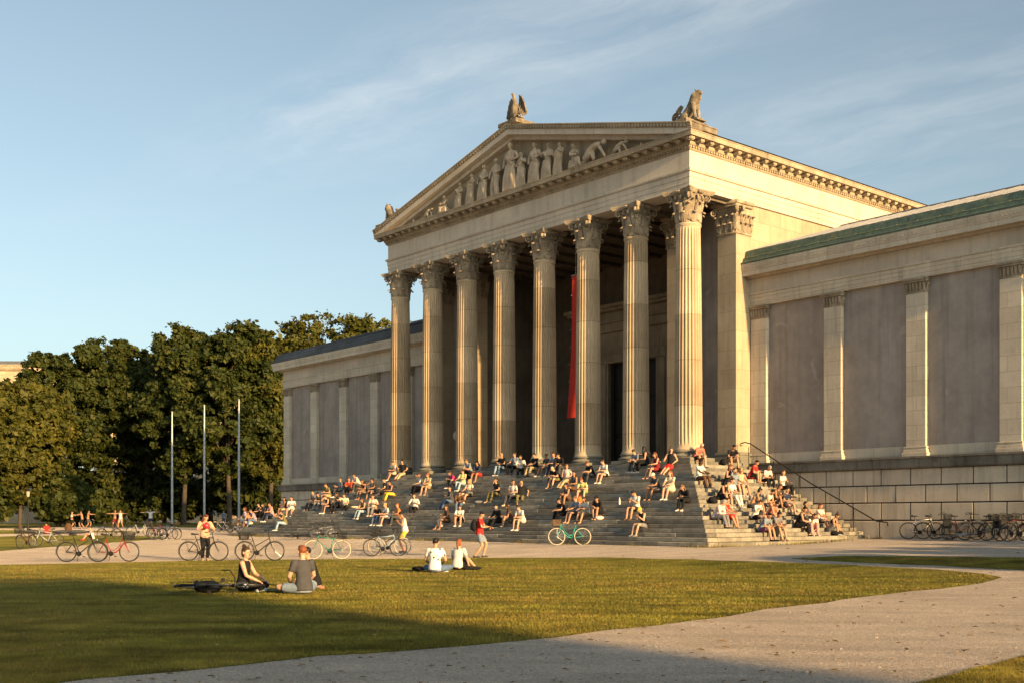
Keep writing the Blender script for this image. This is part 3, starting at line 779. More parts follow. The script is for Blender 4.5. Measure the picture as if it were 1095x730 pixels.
o,p=sheet('lawn',l2,M['lawn'],.006,'narrow far lawn between two pale paths on the left','lawn',.06,1.5); PL.append(p)
far=[(-260,118),(-70,118),(-44,120),(-32,106),(-27,104),(-14,128),(30,190),(200,330),(-260,330)]
o,p=sheet('lawn',far,M['lawn'],.006,'shaded grass under the trees behind the flagpoles','lawn',.1,3)
# weeds along the foot of the steps are part of the grass
def inpoly(P,x,y):
    c=np.zeros(len(x),bool); n=len(P)
    for i in range(n):
        x0,y0=P[i]; x1,y1=P[(i+1)%n]
        if abs(y1-y0)<1e-9: continue
        t=((y0>y)!=(y1>y))&(x<(x1-x0)*(y-y0)/(y1-y0)+x0); c^=t
    return c
def grassmat():
    m,N,B=newmat('grass_blade'); g=N('ShaderNodeNewGeometry').outputs['Random Per Island']
    tc=N('ShaderNodeTexCoord').outputs['Object']
    col=N.ramp(g,[(0,(.115,.125,.017)),(.45,(.165,.152,.021)),(.8,(.215,.182,.030)),(1,(.29,.23,.06))])
    s_=N.noise(N.mapping(tc,(.55,2.6,1),(0,0,.12)),.55,5,.65); col=N.mix(.9,col,N.ramp(s_,[(.36,.45),(.62,1.3)]),'MULTIPLY')
    a=N.noise(tc,.22,5,.62); col=N.mix(N.math('MULTIPLY',N.ramp(a,[(.46,0),(.66,1)]),.55),col,(.34,.23,.06)); d=N.noise(tc,1.1,5,.7); col=N.mix(.8,col,N.ramp(d,[(.36,.5),(.62,1.3)]),'MULTIPLY')
    N.link(col,B.inputs['Base Color']); B.inputs['Roughness'].default_value=.7; B.inputs['Specular IOR Level'].default_value=.15
    return m
M['blade']=grassmat()
def blades(n,polys,ymin,ymax,name,label,extra=None):
    pts=[]
    for P in polys:
        xs=[p[0] for p in P]; ys=[p[1] for p in P]
        y0,y1=max(ymin,min(ys)),min(ymax,max(ys))
        if y1<=y0: continue
        k=n*3
        u=rng.random(k); y=1/(1/y0+u*(1/y1-1/y0))      # denser near the camera
        x=(rng.random(k)*1.06-.53)*y
        ok=inpoly(P,x,y); pts.append(np.stack([x[ok],y[ok]],1))
    q=np.concatenate(pts)
    if len(q)>n: q=q[rng.permutation(len(q))[:n]]
    if extra is not None: q=np.concatenate([q,extra])
    k=len(q); D=-(q[:,0]*NX+q[:,1]*NY)
    z=np.interp(D,[d for d,_ in KN],[h for _,h in KN])
    h=(.013+.020*rng.random(k))*(1+q[:,1]/200); w=.0028*(1+q[:,1]/18); a=rng.random(k)*PI
    lx=rng.normal(0,.5,k)*h; ly=rng.normal(0,.5,k)*h
    if extra is not None: h[-len(extra):]=.05+.16*rng.random(len(extra))**2
    V=np.zeros((k,3,3)); dx=np.cos(a)*w; dy=np.sin(a)*w
    V[:,0]=np.stack([q[:,0]-dx,q[:,1]-dy,z],1); V[:,1]=np.stack([q[:,0]+dx,q[:,1]+dy,z],1); V[:,2]=np.stack([q[:,0]+lx,q[:,1]+ly,z+h+.006],1)
    me=bpy.data.meshes.new(name); me.vertices.add(k*3); me.vertices.foreach_set('co',V.ravel())
    me.loops.add(k*3); me.loops.foreach_set('vertex_index',np.arange(k*3)); me.polygons.add(k)
    me.polygons.foreach_set('loop_start',np.arange(0,k*3,3)); me.update(calc_edges=True); me.validate(); me.materials.append(M['blade'])
    tag(link(name,me),label,'grass',kind='stuff')
ex=[]
o_=EDGE+TREAD*NST
for i in range(3400):
    if random.random()<.7: a=random.uniform(AW-o_,o_); b=o_+abs(random.gauss(0,.10))
    else: a=o_+abs(random.gauss(0,.08)); b=random.uniform(-3.2,o_)
    if math.sin(a*1.9)+math.sin(a*.73+b)+random.gauss(0,.5)>.1: ex.append(b2w(a,b))
blades(420000,PL[:3],9,60,'grass','short sunlit grass blades covering the lawns',np.array(ex))
mb=MB(); rs=random.Random(5)
def onlawn(x,y): return any(inpoly(P,np.array([x]),np.array([y]))[0] for P in PL)
for i in range(260):
    y=1/(1/9.5+rs.random()*(1/42-1/9.5)); x=rs.uniform(-.5,.5)*y
    if onlawn(x,y): continue
    r=rs.uniform(.006,.015)*(1+y/50); mb.ell((x,y,gz(x,y)+r*.3),(r*rs.uniform(.8,1.5),r,r*.6),5,4)
tag(mb.build('stray_stones',plain('pebble',(.36,.31,.26),.9,var=.4,scale=15)),'small stray stones scattered over the pale gravel','stones',kind='stuff')
mb=MB()
for i in range(520):
    y=1/(1/10+rs.random()*(1/40-1/10)); x=rs.uniform(-.5,.5)*y; a=rs.random()*6; l=rs.uniform(.02,.045)*(1+y/40); c_,s_=math.cos(a)*l,math.sin(a)*l; z=gz(x,y)+.012
    mb.add([(x-c_,y-s_,z),(x+s_*.5,y-c_*.5,z+l*.4),(x+c_,y+s_,z+l*.2),(x-s_*.5,y+c_*.5,z+l*.3)],[(0,1,2,3)])
tag(mb.build('fallen_leaves',plain('dry_leaf',(.26,.16,.06),.8,var=.5,scale=9)),'dry fallen leaves on lawn and gravel','leaves',kind='stuff')
# ================================================================== TREES
def leafmat(name,stops):
    m,N,B=newmat(name); g=N('ShaderNodeNewGeometry').outputs['Random Per Island']; tc=N('ShaderNodeTexCoord').outputs['Object']
    col=N.ramp(g,stops); a=N.noise(tc,.35,3,.6); col=N.mix(.6,col,N.ramp(a,[(.35,(.7,.75,.7)),(.65,(1.25,1.15,1.0))]),'MULTIPLY')
    N.link(col,B.inputs['Base Color']); B.inputs['Roughness'].default_value=.6; B.inputs['Specular IOR Level'].default_value=.2
    tr=N('ShaderNodeBsdfTranslucent'); N.link(col,tr.inputs['Color']); mx=N('ShaderNodeMixShader'); mx.inputs[0].default_value=.25
    N.link(B.outputs[0],mx.inputs[1]); N.link(tr.outputs[0],mx.inputs[2]); N.link(mx.outputs[0],m.node_tree.nodes['Material Output'].inputs[0]); return m
M['leafA']=leafmat('green_foliage',[(0,(.022,.037,.009)),(.5,(.042,.058,.012)),(1,(.082,.086,.019))])
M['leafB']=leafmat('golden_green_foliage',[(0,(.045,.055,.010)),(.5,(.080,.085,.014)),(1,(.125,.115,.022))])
M['bark']=plain('bark',(.07,.055,.04),.9,var=.4,scale=3,bump=.5)
def crown_mesh(rx,rz,nclump,per,leafsz,seed,low=-.75,mat='leafA',lobes=13):
    g=np.random.default_rng(seed)
    # irregular volume: several overlapping lobes
    L=[(np.zeros(3),np.array([rx*.66,rx*.66,rz*.74]))]
    for i in range(lobes):
        th=g.random()*2*PI; ph=np.arcsin(g.uniform(-.55,.95)); d=np.array([np.cos(th)*np.cos(ph),np.sin(th)*np.cos(ph),np.sin(ph)])
        c=d*np.array([rx*.66,rx*.66,rz*.72]); r=g.uniform(.20,.42)*rx; L.append((c,np.array([r,r,r*g.uniform(.8,1.15)])))
    C=[];Nn=[]
    while len(C)<nclump:
        c,r=L[g.integers(0,len(L))] if g.random()<.75 else L[0]
        d=g.normal(size=3); d/=np.linalg.norm(d); rad=g.uniform(.55,1.08)**.6
        p=c+d*r*rad
        if p[2]<low*rz: continue
        C.append(p);Nn.append(d)
    C=np.array(C);Nn=np.array(Nn)
    k=nclump*per
    cs=np.repeat(C,per,0); ns=np.repeat(Nn,per,0); sz=np.repeat(g.uniform(.35,1.0,nclump),per)
    off=g.normal(size=(k,3))*np.array([.62,.62,.40])*sz[:,None]*rx*.105
    P=cs+off
    nn=ns+g.normal(size=(k,3))*.75; nn[:,2]+=.25; nn/=np.linalg.norm(nn,axis=1,keepdims=True)
    t=np.cross(nn,g.normal(size=(k,3))); t/=np.linalg.norm(t,axis=1,keepdims=True); b=np.cross(nn,t)
    s=leafsz*np.exp(g.normal(0,.35,k))[:,None]
    V=np.stack([P-t*s*.5,P+b*s*.38,P+t*s*.62,P-b*s*.38],1).reshape(-1,3)
    me=bpy.data.meshes.new('crown'); me.vertices.add(k*4); me.vertices.foreach_set('co',V.ravel()); me.loops.add(k*4); me.loops.foreach_set('vertex_index',np.arange(k*4))
    me.polygons.add(k); me.polygons.foreach_set('loop_start',np.arange(0,k*4,4)); me.update(calc_edges=True); me.validate(); me.materials.append(M[mat]); return me,L
def tree(px,py_top,Y,wpx,label,seed,mat='leafA',trunk=True,base=None,group=None,kind='tree',squat=1.0,nc=620,leaf=.38,low=-.8,trunkh=None):
    x=(px-CX)/F*Y; zt=EYE+(HY-py_top)/F*Y; z0=gz(x,Y) if base is None else base
    rx=wpx/F*Y/2; th=trunkh if trunkh is not None else .09*(zt-z0)
    rz=(zt-z0-th)/2; zc=z0+th+rz
    e=empty('tree' if kind=='tree' else 'bush',(x,Y,z0),0); tag(e,label,kind,group)
    me,L=crown_mesh(rx,rz,nc,86,leaf,seed,low,mat); o=link('crown',me,e,(0,0,zc-z0))
    mb=MB(); r0=.045*(zt-z0)**.8*.5
    g=random.Random(seed)
    if trunk:
        pts=[(0,0,-.2),(g.uniform(-.2,.2),g.uniform(-.2,.2),th*.6),(g.uniform(-.4,.4),g.uniform(-.3,.3),th+rz*.5),(g.uniform(-.6,.6),0,th+rz*1.3)]
        mb.tube(pts,[r0*1.3,r0,r0*.75,r0*.25],9)
        for i,(c,r) in enumerate(L[1:]):
            t=g.uniform(.35,.9); s0=Vector(pts[1]).lerp(Vector(pts[3]),t*.7); ee=Vector((c[0]*.9,c[1]*.9,zc-z0+c[2]*.9)); mid=s0.lerp(ee,.5)+Vector((0,0,rz*.08))
            mb.tube([s0,mid,ee],[r0*.4,r0*.25,r0*.08],6)
    else:
        for i in range(5): mb.tube([(0,0,-.1),(g.uniform(-.4,.4)*rx,g.uniform(-.3,.3)*rx,rz*.6),(g.uniform(-.8,.8)*rx,g.uniform(-.5,.5)*rx,rz*1.3)],[.1,.07,.03],6)
    mb.build('trunk' if trunk else 'stem',M['bark'],e,smooth=True)
G='trees behind the flagpoles'
tree(176,385,168,110,'shadowed tree far back in the gap behind the leftmost flagpole',12,group=G)
tree(226,372,170,110,'shadowed tree far back behind the middle flagpole',13,group=G)
tree(22,391,118,118,'golden lit rounded tree at the far left edge, nearest the street lamp',1,'leafB',nc=760,trunkh=.8,low=-1)
tree(62,353,142,104,'tall dark tree rising behind the golden rounded tree on the left',2,group=G)
tree(112,342,146,112,'broad tree left of the first flagpole with a ragged top',3,group=G,nc=680)
tree(158,352,150,92,'darker lower topped tree just left of the leftmost flagpole',4,group=G)
tree(196,336,138,104,'tall sunlit topped tree between the first and second flagpole',5,group=G,nc=680)
tree(244,329,136,112,'tallest dense tree right behind the rightmost flagpole',6,group=G,nc=720)
tree(290,327,140,116,'tree with golden top just left of the left wing corner',7,'leafB',group=G,nc=680)
tree(330,318,150,150,'golden leafed tree rising over the left wing roof',8,'leafB',group=G)
tree(376,326,160,140,'small light green tree top peeking over the left wing roof',9,'leafB',group=G)
tree(424,316,168,140,'tree top glimpsed between the first two columns over the wing',10,'leafB',group=G)
for i,(px,top,Y,w,lb) in enumerate([(-12,498,116,90,'clipped looking dark green bush left of the street lamp'),(62,508,120,90,'dark green bush right of the street lamp'),(112,506,150,120,'dark undergrowth bush behind the stretching people'),(190,500,152,120,'dark undergrowth bush behind the two left flagpoles'),(262,490,150,110,'dark undergrowth bush behind the rightmost flagpole'),(318,470,158,90,'dark undergrowth bush behind the left wing corner')]):
    tree(px,top,Y,w,lb,40+i,'leafA',trunk=False,kind='bush',nc=420,trunkh=0,low=-1,group='bushes under the trees',leaf=.38)
# bushes added at right, outside the picture, to shade the right hand path
def shade_bush(a,b,h,rx,seed,label):
    x,y=b2w(a,b); z0=gz(x,y); e=empty('bush',(x,y,z0)); tag(e,label,'bush','unseen bushes added to shade the right hand path')
    me,L=crown_mesh(rx,h/2,200,50,.30,seed,-1,'leafA'); link('crown',me,e,(0,0,h/2))
    mb=MB(); mb.tube([(0,0,-.1),(0,0,h*.5)],[.1,.05],6); mb.build('stem',M['bark'],e)
for i,b in enumerate((-2.0,1.2,4.4,7.6,10.6)): shade_bush(31+.6*(i%2),b,4.3,2.3,80+i,'unseen low rounded bush added to shade the right hand path')
# ================================================================== FAR BUILDINGS
def facade(name,px0,px1,ytop,Y,label,cat,rows,cols,ry=.5):
    x0,x1=(px0-CX)/F*Y,(px1-CX)/F*Y; zt=EYE+(HY-ytop)/F*Y; z0=gz(x0,Y)
    e=empty(name,((x0+x1)/2,Y,z0),0); tag(e,label,cat); w=(x1-x0)/2; h=zt-z0
    mb=MB(); mb.box(-w,w,0,14,-.5,h-.9); mb.build('wall',M['stone'],e)
    mb=MB(); mb.sweep([(-.5,h-.899),(.25,h-.899),(.55,h-.6),(.6,h-.35),(.75,h-.1),(.75,h),(-.5,h+.1)],[(-w,14),(-w,0),(w,0),(w,14)]); mb.build('cornice',M['cornice'],e)
    mb=MB(); mb.add([(-w,0,h),(w,0,h),(w*.8,7,h+1.6),(-w*.8,7,h+1.6),(-w,14,h),(w,14,h)],[(0,1,2,3),(3,2,5,4),(0,3,4),(1,5,2)]); mb.build('roof',M['slate'],e)
    fr=plain('pale_window_frame',(.6,.58,.54),.6); gl=plain('dark_window_glass',(.03,.035,.04),.1,spec=.6)
    for r in range(rows):
        for c in range(cols):
            x=-w+(c+.5)*2*w/cols; z=1.5+r*(h-2.5)/rows
            mb=MB(); hh=(h-2.5)/rows*.62
            for xa,xb,za,zb in ((x-.75,x-.6,z,z+hh),(x+.6,x+.75,z,z+hh),(x-.599,x+.599,z,z+.15),(x-.599,x+.599,z+hh-.15,z+hh),(x-.05,x+.05,z+.15,z+hh-.15)): mb.box(xa,xb,-.12,.05,za,zb)
            f=mb.build('window',fr,e); mb=MB(); mb.box(x-.6,x+.6,-.03,.04,z+.1,z+hh-.1); mb.build('pane',gl,f)
facade('apartment_house',-170,27,390,185,'pale stone building with a cornice seen above the far left tree','building',5,9)
facade('town_house',100,330,396,215,'pale building glimpsed through gaps between the dark trees','building',5,10)
# the gatehouse behind the photographer that throws the long shadow over the foreground
sx,sy=.618,-.786
gx,gy=3.7+sx*72,10.6+sy*72
gt=empty('gatehouse',(gx,gy,0),math.atan2(sy,sx)); tag(gt,'tall stone gatehouse behind the viewer','building')
mb=MB(); mb.box(0,14,-46,0,-.5,20); mb.build('wall',M['stone'],gt)
mb=MB(); mb.sweep([(-.5,20.003),(.0,20.003),(.2,20.8),(.25,21.2),(-.5,21.3)],[(14,0),(14,-46),(0,-46),(0,0)][::-1]); mb.build('cornice',M['cornice'],gt)
mb=MB(); mb.box(.2,13.8,-45.8,-.2,20.9,21.25); mb.build('roof',M['slate'],gt)
mb=MB()
for k in range(6): mb.bbox(-.25,0.02,-44+k*7.6,-41.5+k*7.6,0,19.5,.02)
mb.build('pilaster_row',M['stone'],gt)
# ================================================================== POLES, LAMP
for i,(px,top,Y,lb) in enumerate(((184,441,112,'leftmost and shortest looking of the three bare flagpoles before the trees'),(218.5,434,109,'middle one of the three bare flagpoles, right above the woman in pink'),(255.5,428,105,'rightmost flagpole of three, close to the left end of the steps'))):
    p=at(px,564,Y); x=p.x; z0=gz(x,Y); zt=EYE+(HY-top)/F*Y
    e=empty('flagpole',(x,Y,z0)); tag(e,lb,'flagpole','flagpoles by the trees')
    mb=MB(); mb.tube([(0,0,.25),(0,0,(zt-z0)*.6),(0,0,zt-z0)],[.115,.10,.065],12); mb.build('pole',M['pole'],e,smooth=40)
    mb=MB(); mb.lathe([(.22,-.1),(.22,.06),(.15,.12),(.13,.3)],14); mb.build('base',M['iron'],e,smooth=30)
    mb=MB(); mb.ell((0,0,zt-z0+.06),.09,10,8); mb.build('finial',M['pole'],e,smooth=True)
Y=107; x=(30-CX)/F*Y; z0=gz(x,Y); e=empty('street_lamp',(x,Y,z0)); e.scale=(.85,.85,.9); tag(e,'old fashioned street lamp with a lantern before the golden left tree','street lamp')
mb=MB(); mb.lathe([(.16,0),(.16,.3),(.10,.4),(.07,.9),(.055,1.0),(.05,3.3),(.07,3.35),(.05,3.4)],12); mb.build('post',M['iron'],e,smooth=35)
mb=MB(); mb.lathe([(.10,3.4),(.13,3.42),(.21,3.95),(.2,3.97)],8); mb.build('lantern_glass',plain('lantern_glass',(.42,.36,.26),.25),e)
mb=MB(); mb.lathe([(.26,3.96),(.25,4.0),(.12,4.18),(.06,4.22),(.05,4.32),(.02,4.36)],8); mb.build('lantern_cap',M['iron'],e)
# ================================================================== SKY, SUN
EL=R(12.5); sv=Vector((sx,sy,0)).normalized()*math.cos(EL)+Vector((0,0,math.sin(EL)))
sl=bpy.data.lights.new('sun','SUN'); so=bpy.data.objects.new('sun',sl); COL.objects.link(so); so.location=(40,-60,60)
so.rotation_euler=sv.to_track_quat('Z','Y').to_euler(); sl.energy=4.7; sl.angle=R(.7); sl.color=(1,.63,.27)
w=bpy.data.worlds.new('World'); sc.world=w; w.use_nodes=True; N=NT(w); bg=w.node_tree.nodes['Background']
sky=N('ShaderNodeTexSky'); sky.sky_type='NISHITA'; sky.sun_disc=False; sky.sun_elevation=EL; sky.sun_rotation=math.atan2(sv.x,sv.y); sky.altitude=300; sky.air_density=1.0; sky.dust_density=2.6; sky.ozone_density=1.3
tc=N('ShaderNodeTexCoord').outputs['Generated']; sp=N('ShaderNodeSeparateXYZ'); N.link(tc,sp.inputs[0])
zz=N.math('MAXIMUM',sp.outputs[2],.03); cb=N('ShaderNodeCombineXYZ'); N.link(N.math('DIVIDE',sp.outputs[0],zz),cb.inputs[0]); N.link(N.math('DIVIDE',sp.outputs[1],zz),cb.inputs[1])
pl=cb.outputs[0]
# cirrus streaks drawn out along one wind direction, gathered in two bands
q=N('ShaderNodeSeparateXYZ'); N.link(pl,q.inputs[0])
al=N.math('MULTIPLY',N.math('SUBTRACT',q.outputs[0],q.outputs[1]),.7071); pp=N.math('MULTIPLY',N.math('ADD',q.outputs[0],q.outputs[1]),.7071)
cc=N('ShaderNodeCombineXYZ'); N.link(al,cc.inputs[0]); N.link(pp,cc.inputs[1])
wv=N.noise(cc.outputs[0],1.3,4,.55,'Color'); ad=N('ShaderNodeVectorMath',operation='MULTIPLY_ADD'); N.link(wv,ad.inputs[0]); ad.inputs[1].default_value=(.5,.42,0); N.link(cc.outputs[0],ad.inputs[2])
aw=N('ShaderNodeSeparateXYZ'); N.link(ad.outputs[0],aw.inputs[0])
st1=N.noise(N.mapping(ad.outputs[0],(.8,3.0,1)),1.5,8,.62); st2=N.noise(N.mapping(ad.outputs[0],(2.2,4.0,1)),1.6,7,.65)
band=N.ramp(N.math('DIVIDE',N.math('SUBTRACT',aw.outputs[1],.21),4.0),[(0,0),(.36,.02),(.43,.75),(.475,.7),(.535,.10),(.59,.22),(.655,.55),(.73,.42),(.85,.16),(1,.08)])
lim=N.ramp(N.math('DIVIDE',N.math('ADD',al,5),5.0),[(.36,.12),(.52,1)])
cl=N.math('MULTIPLY',N.math('MULTIPLY',N.math('ADD',N.math('MULTIPLY',N.ramp(st1,[(.34,0),(.68,1)]),.7),N.math('MULTIPLY',N.ramp(st2,[(.45,0),(.75,1)]),.5)),band),lim)
fade=N.ramp(sp.outputs[2],[(.05,0),(.2,.9),(.5,1)])
cl=N.math('MULTIPLY',N.math('MULTIPLY',cl,fade),.36)
hs=N('ShaderNodeHueSaturation',Saturation=.70,Value=1.0); N.link(sky.outputs[0],hs.inputs['Color'])
tint=N.mix(1,hs.outputs[0],(.95,1.03,1.0),'MULTIPLY')
skc=N.mix(cl,tint,(6.3,6.1,5.7))
N.link(skc,bg.inputs[0]); bg.inputs[1].default_value=.092
sc.view_settings.view_transform='Standard'; sc.view_settings.look='None'; sc.view_settings.gamma=1; sc.view_settings.exposure=1.06
# ================================================================== PEOPLE
EXTRA={}
SK={'l':(.56,.33,.22),'m':(.48,.27,.165),'t':(.36,.19,.11),'d':(.10,.05,.03)}
HC={'bk':(.012,.01,.009),'br':(.05,.026,.014),'lb':(.14,.075,.035),'bl':(.42,.28,.12),'rd':(.22,.07,.025),'gy':(.3,.28,.26),'au':(.12,.035,.016)}
CC={'white':(.62,.60,.56),'cream':(.66,.58,.43),'black':(.018,.018,.02),'navy':(.03,.04,.075),'grey':(.20,.20,.21),'dgrey':(.07,.07,.075),'bluegrey':(.20,.25,.31),
 'jeans':(.10,.15,.24),'ljeans':(.30,.40,.48),'red':(.58,.035,.03),'maroon':(.20,.025,.025),'rust':(.33,.055,.03),'pink':(.62,.30,.28),'lpink':(.70,.54,.50),'peach':(.68,.36,.24),'coral':(.60,.17,.12),
 'magenta':(.42,.04,.15),'yellow':(.68,.46,.06),'olive':(.17,.15,.07),'khaki':(.42,.33,.19),'tan':(.52,.40,.25),'brown':(.11,.06,.035),'green':(.10,.22,.08),'lilac':(.34,.28,.36),
 'orange':(.62,.20,.05),'purple':(.16,.06,.14),'lime':(.55,.55,.22),'beige':(.56,.48,.36)}
def skin(k): return plain('skin_'+k,SK[k],.55,var=.08,scale=9,spec=.35)
def hair(k): return plain('hair_'+k,HC[k],.6,var=.35,scale=40,spec=.3)
def cloth(k): return plain('cloth_'+k,CC[k],.9,var=.14,scale=7,bump=.8,spec=.1)
EYEM=plain('eye_dark',(.02,.015,.012),.25); LIPM=plain('lips',(.36,.12,.10),.5)
def ik(a,c,l1,l2,pole):
    d=c-a; L=d.length
    if L>(l1+l2)*.995: c=a+d*((l1+l2)*.995/L); d=c-a; L=d.length
    if L<1e-4: L=1e-4
    x=(l1*l1-l2*l2+L*L)/(2*L); h=math.sqrt(max(0,l1*l1-x*x)); dn=d/L
    p=Vector(pole)-dn*Vector(pole).dot(dn)
    if p.length<1e-4: p=dn.orthogonal()
    return a+dn*x+p.normalized()*h, c
# pose: lean (deg), pelvis height above seat, hands L/R, feet L/R, head (pitch, yaw)
RS=RISE*2
POSES={
 'step':dict(lean=14,hl=(-.12,.42,.20),hr=(.10,.44,.20),fl=(-.13,.56,-RS),fr=(.12,.58,-RS),hp=8,hy=0),
 'lean':dict(lean=28,hl=(-.10,.50,.18),hr=(.08,.52,.15),fl=(-.15,.52,-RS),fr=(.14,.54,-RS),hp=18,hy=0),
 'chat':dict(lean=6,hl=(-.16,.36,.22),hr=(.14,.30,.30),fl=(-.10,.50,-RS),fr=(.16,.60,-RS),hp=0,hy=35),
 'chatr':dict(lean=6,hl=(-.14,.30,.30),hr=(.16,.36,.22),fl=(-.16,.60,-RS),fr=(.10,.50,-RS),hp=0,hy=-35),
 'drink':dict(lean=4,hl=(-.14,.40,.18),hr=(.04,.20,.60),fl=(-.12,.54,-RS),fr=(.12,.56,-RS),hp=-8,hy=0),
 'phone':dict(lean=16,hl=(-.06,.36,.36),hr=(.07,.36,.36),fl=(-.11,.54,-RS),fr=(.12,.54,-RS),hp=26,hy=0),
 'hug':dict(lean=24,hl=(-.03,.42,.26),hr=(.03,.43,.23),fl=(-.09,.40,-RISE),fr=(.09,.41,-RISE),hp=10,hy=0),
 'back':dict(lean=-18,hl=(-.26,-.34,.03),hr=(.26,-.34,.03),fl=(-.12,.66,-RS),fr=(.13,.60,-RS),hp=-4,hy=0),
 'stretch':dict(lean=2,hl=(-.2,.2,.12),hr=(.12,.34,.2),fl=(-.10,.80,-RS),fr=(.10,.84,-RS),hp=4,hy=20),
 'reach':dict(lean=12,hl=(-.10,.46,.2),hr=(.50,.38,.44),fl=(-.12,.54,-RS),fr=(.12,.56,-RS),hp=0,hy=-40),
 'lawnup':dict(lean=16,hl=(-.14,.44,.34),hr=(.14,.44,.34),fl=(-.14,.60,.0),fr=(.14,.60,.0),hp=5,hy=0),
 'lawncross':dict(lean=10,hl=(-.16,.34,.12),hr=(.16,.34,.12),fl=(.10,.30,.0),fr=(-.10,.34,.0),hp=5,hy=0,cross=1),
 'lawnside':dict(lean=2,hl=(-.10,.36,.16),hr=(.30,.22,.02),fl=(-.05,.78,.0),fr=(.20,.70,.0),hp=6,hy=15),
 'stand':dict(lean=4,ph=.86,hl=(-.24,.08,-.02),hr=(.24,.08,-.02),fl=(-.10,.03,-.86),fr=(.10,-.03,-.86),hp=4,hy=0),
 'standphone':dict(lean=6,ph=.86,hl=(-.05,.34,.24),hr=(.10,.33,.22),fl=(-.09,.16,-.86),fr=(.09,-.14,-.86),hp=30,hy=0),
 'hold':dict(lean=4,ph=.86,hl=(-.08,.27,.36),hr=(.08,.27,.36),fl=(-.11,.0,-.86),fr=(.12,.04,-.86),hp=24,hy=0),
 'armsout':dict(lean=0,ph=.86,hl=(-.74,.06,.50),hr=(.74,.06,.50),fl=(-.22,.05,-.86),fr=(.22,-.05,-.86),hp=0,hy=0),
 'armsfwd':dict(lean=2,ph=.84,hl=(-.12,.62,.44),hr=(.12,.62,.44),fl=(-.12,.16,-.84),fr=(.12,-.14,-.84),hp=0,hy=0),
}
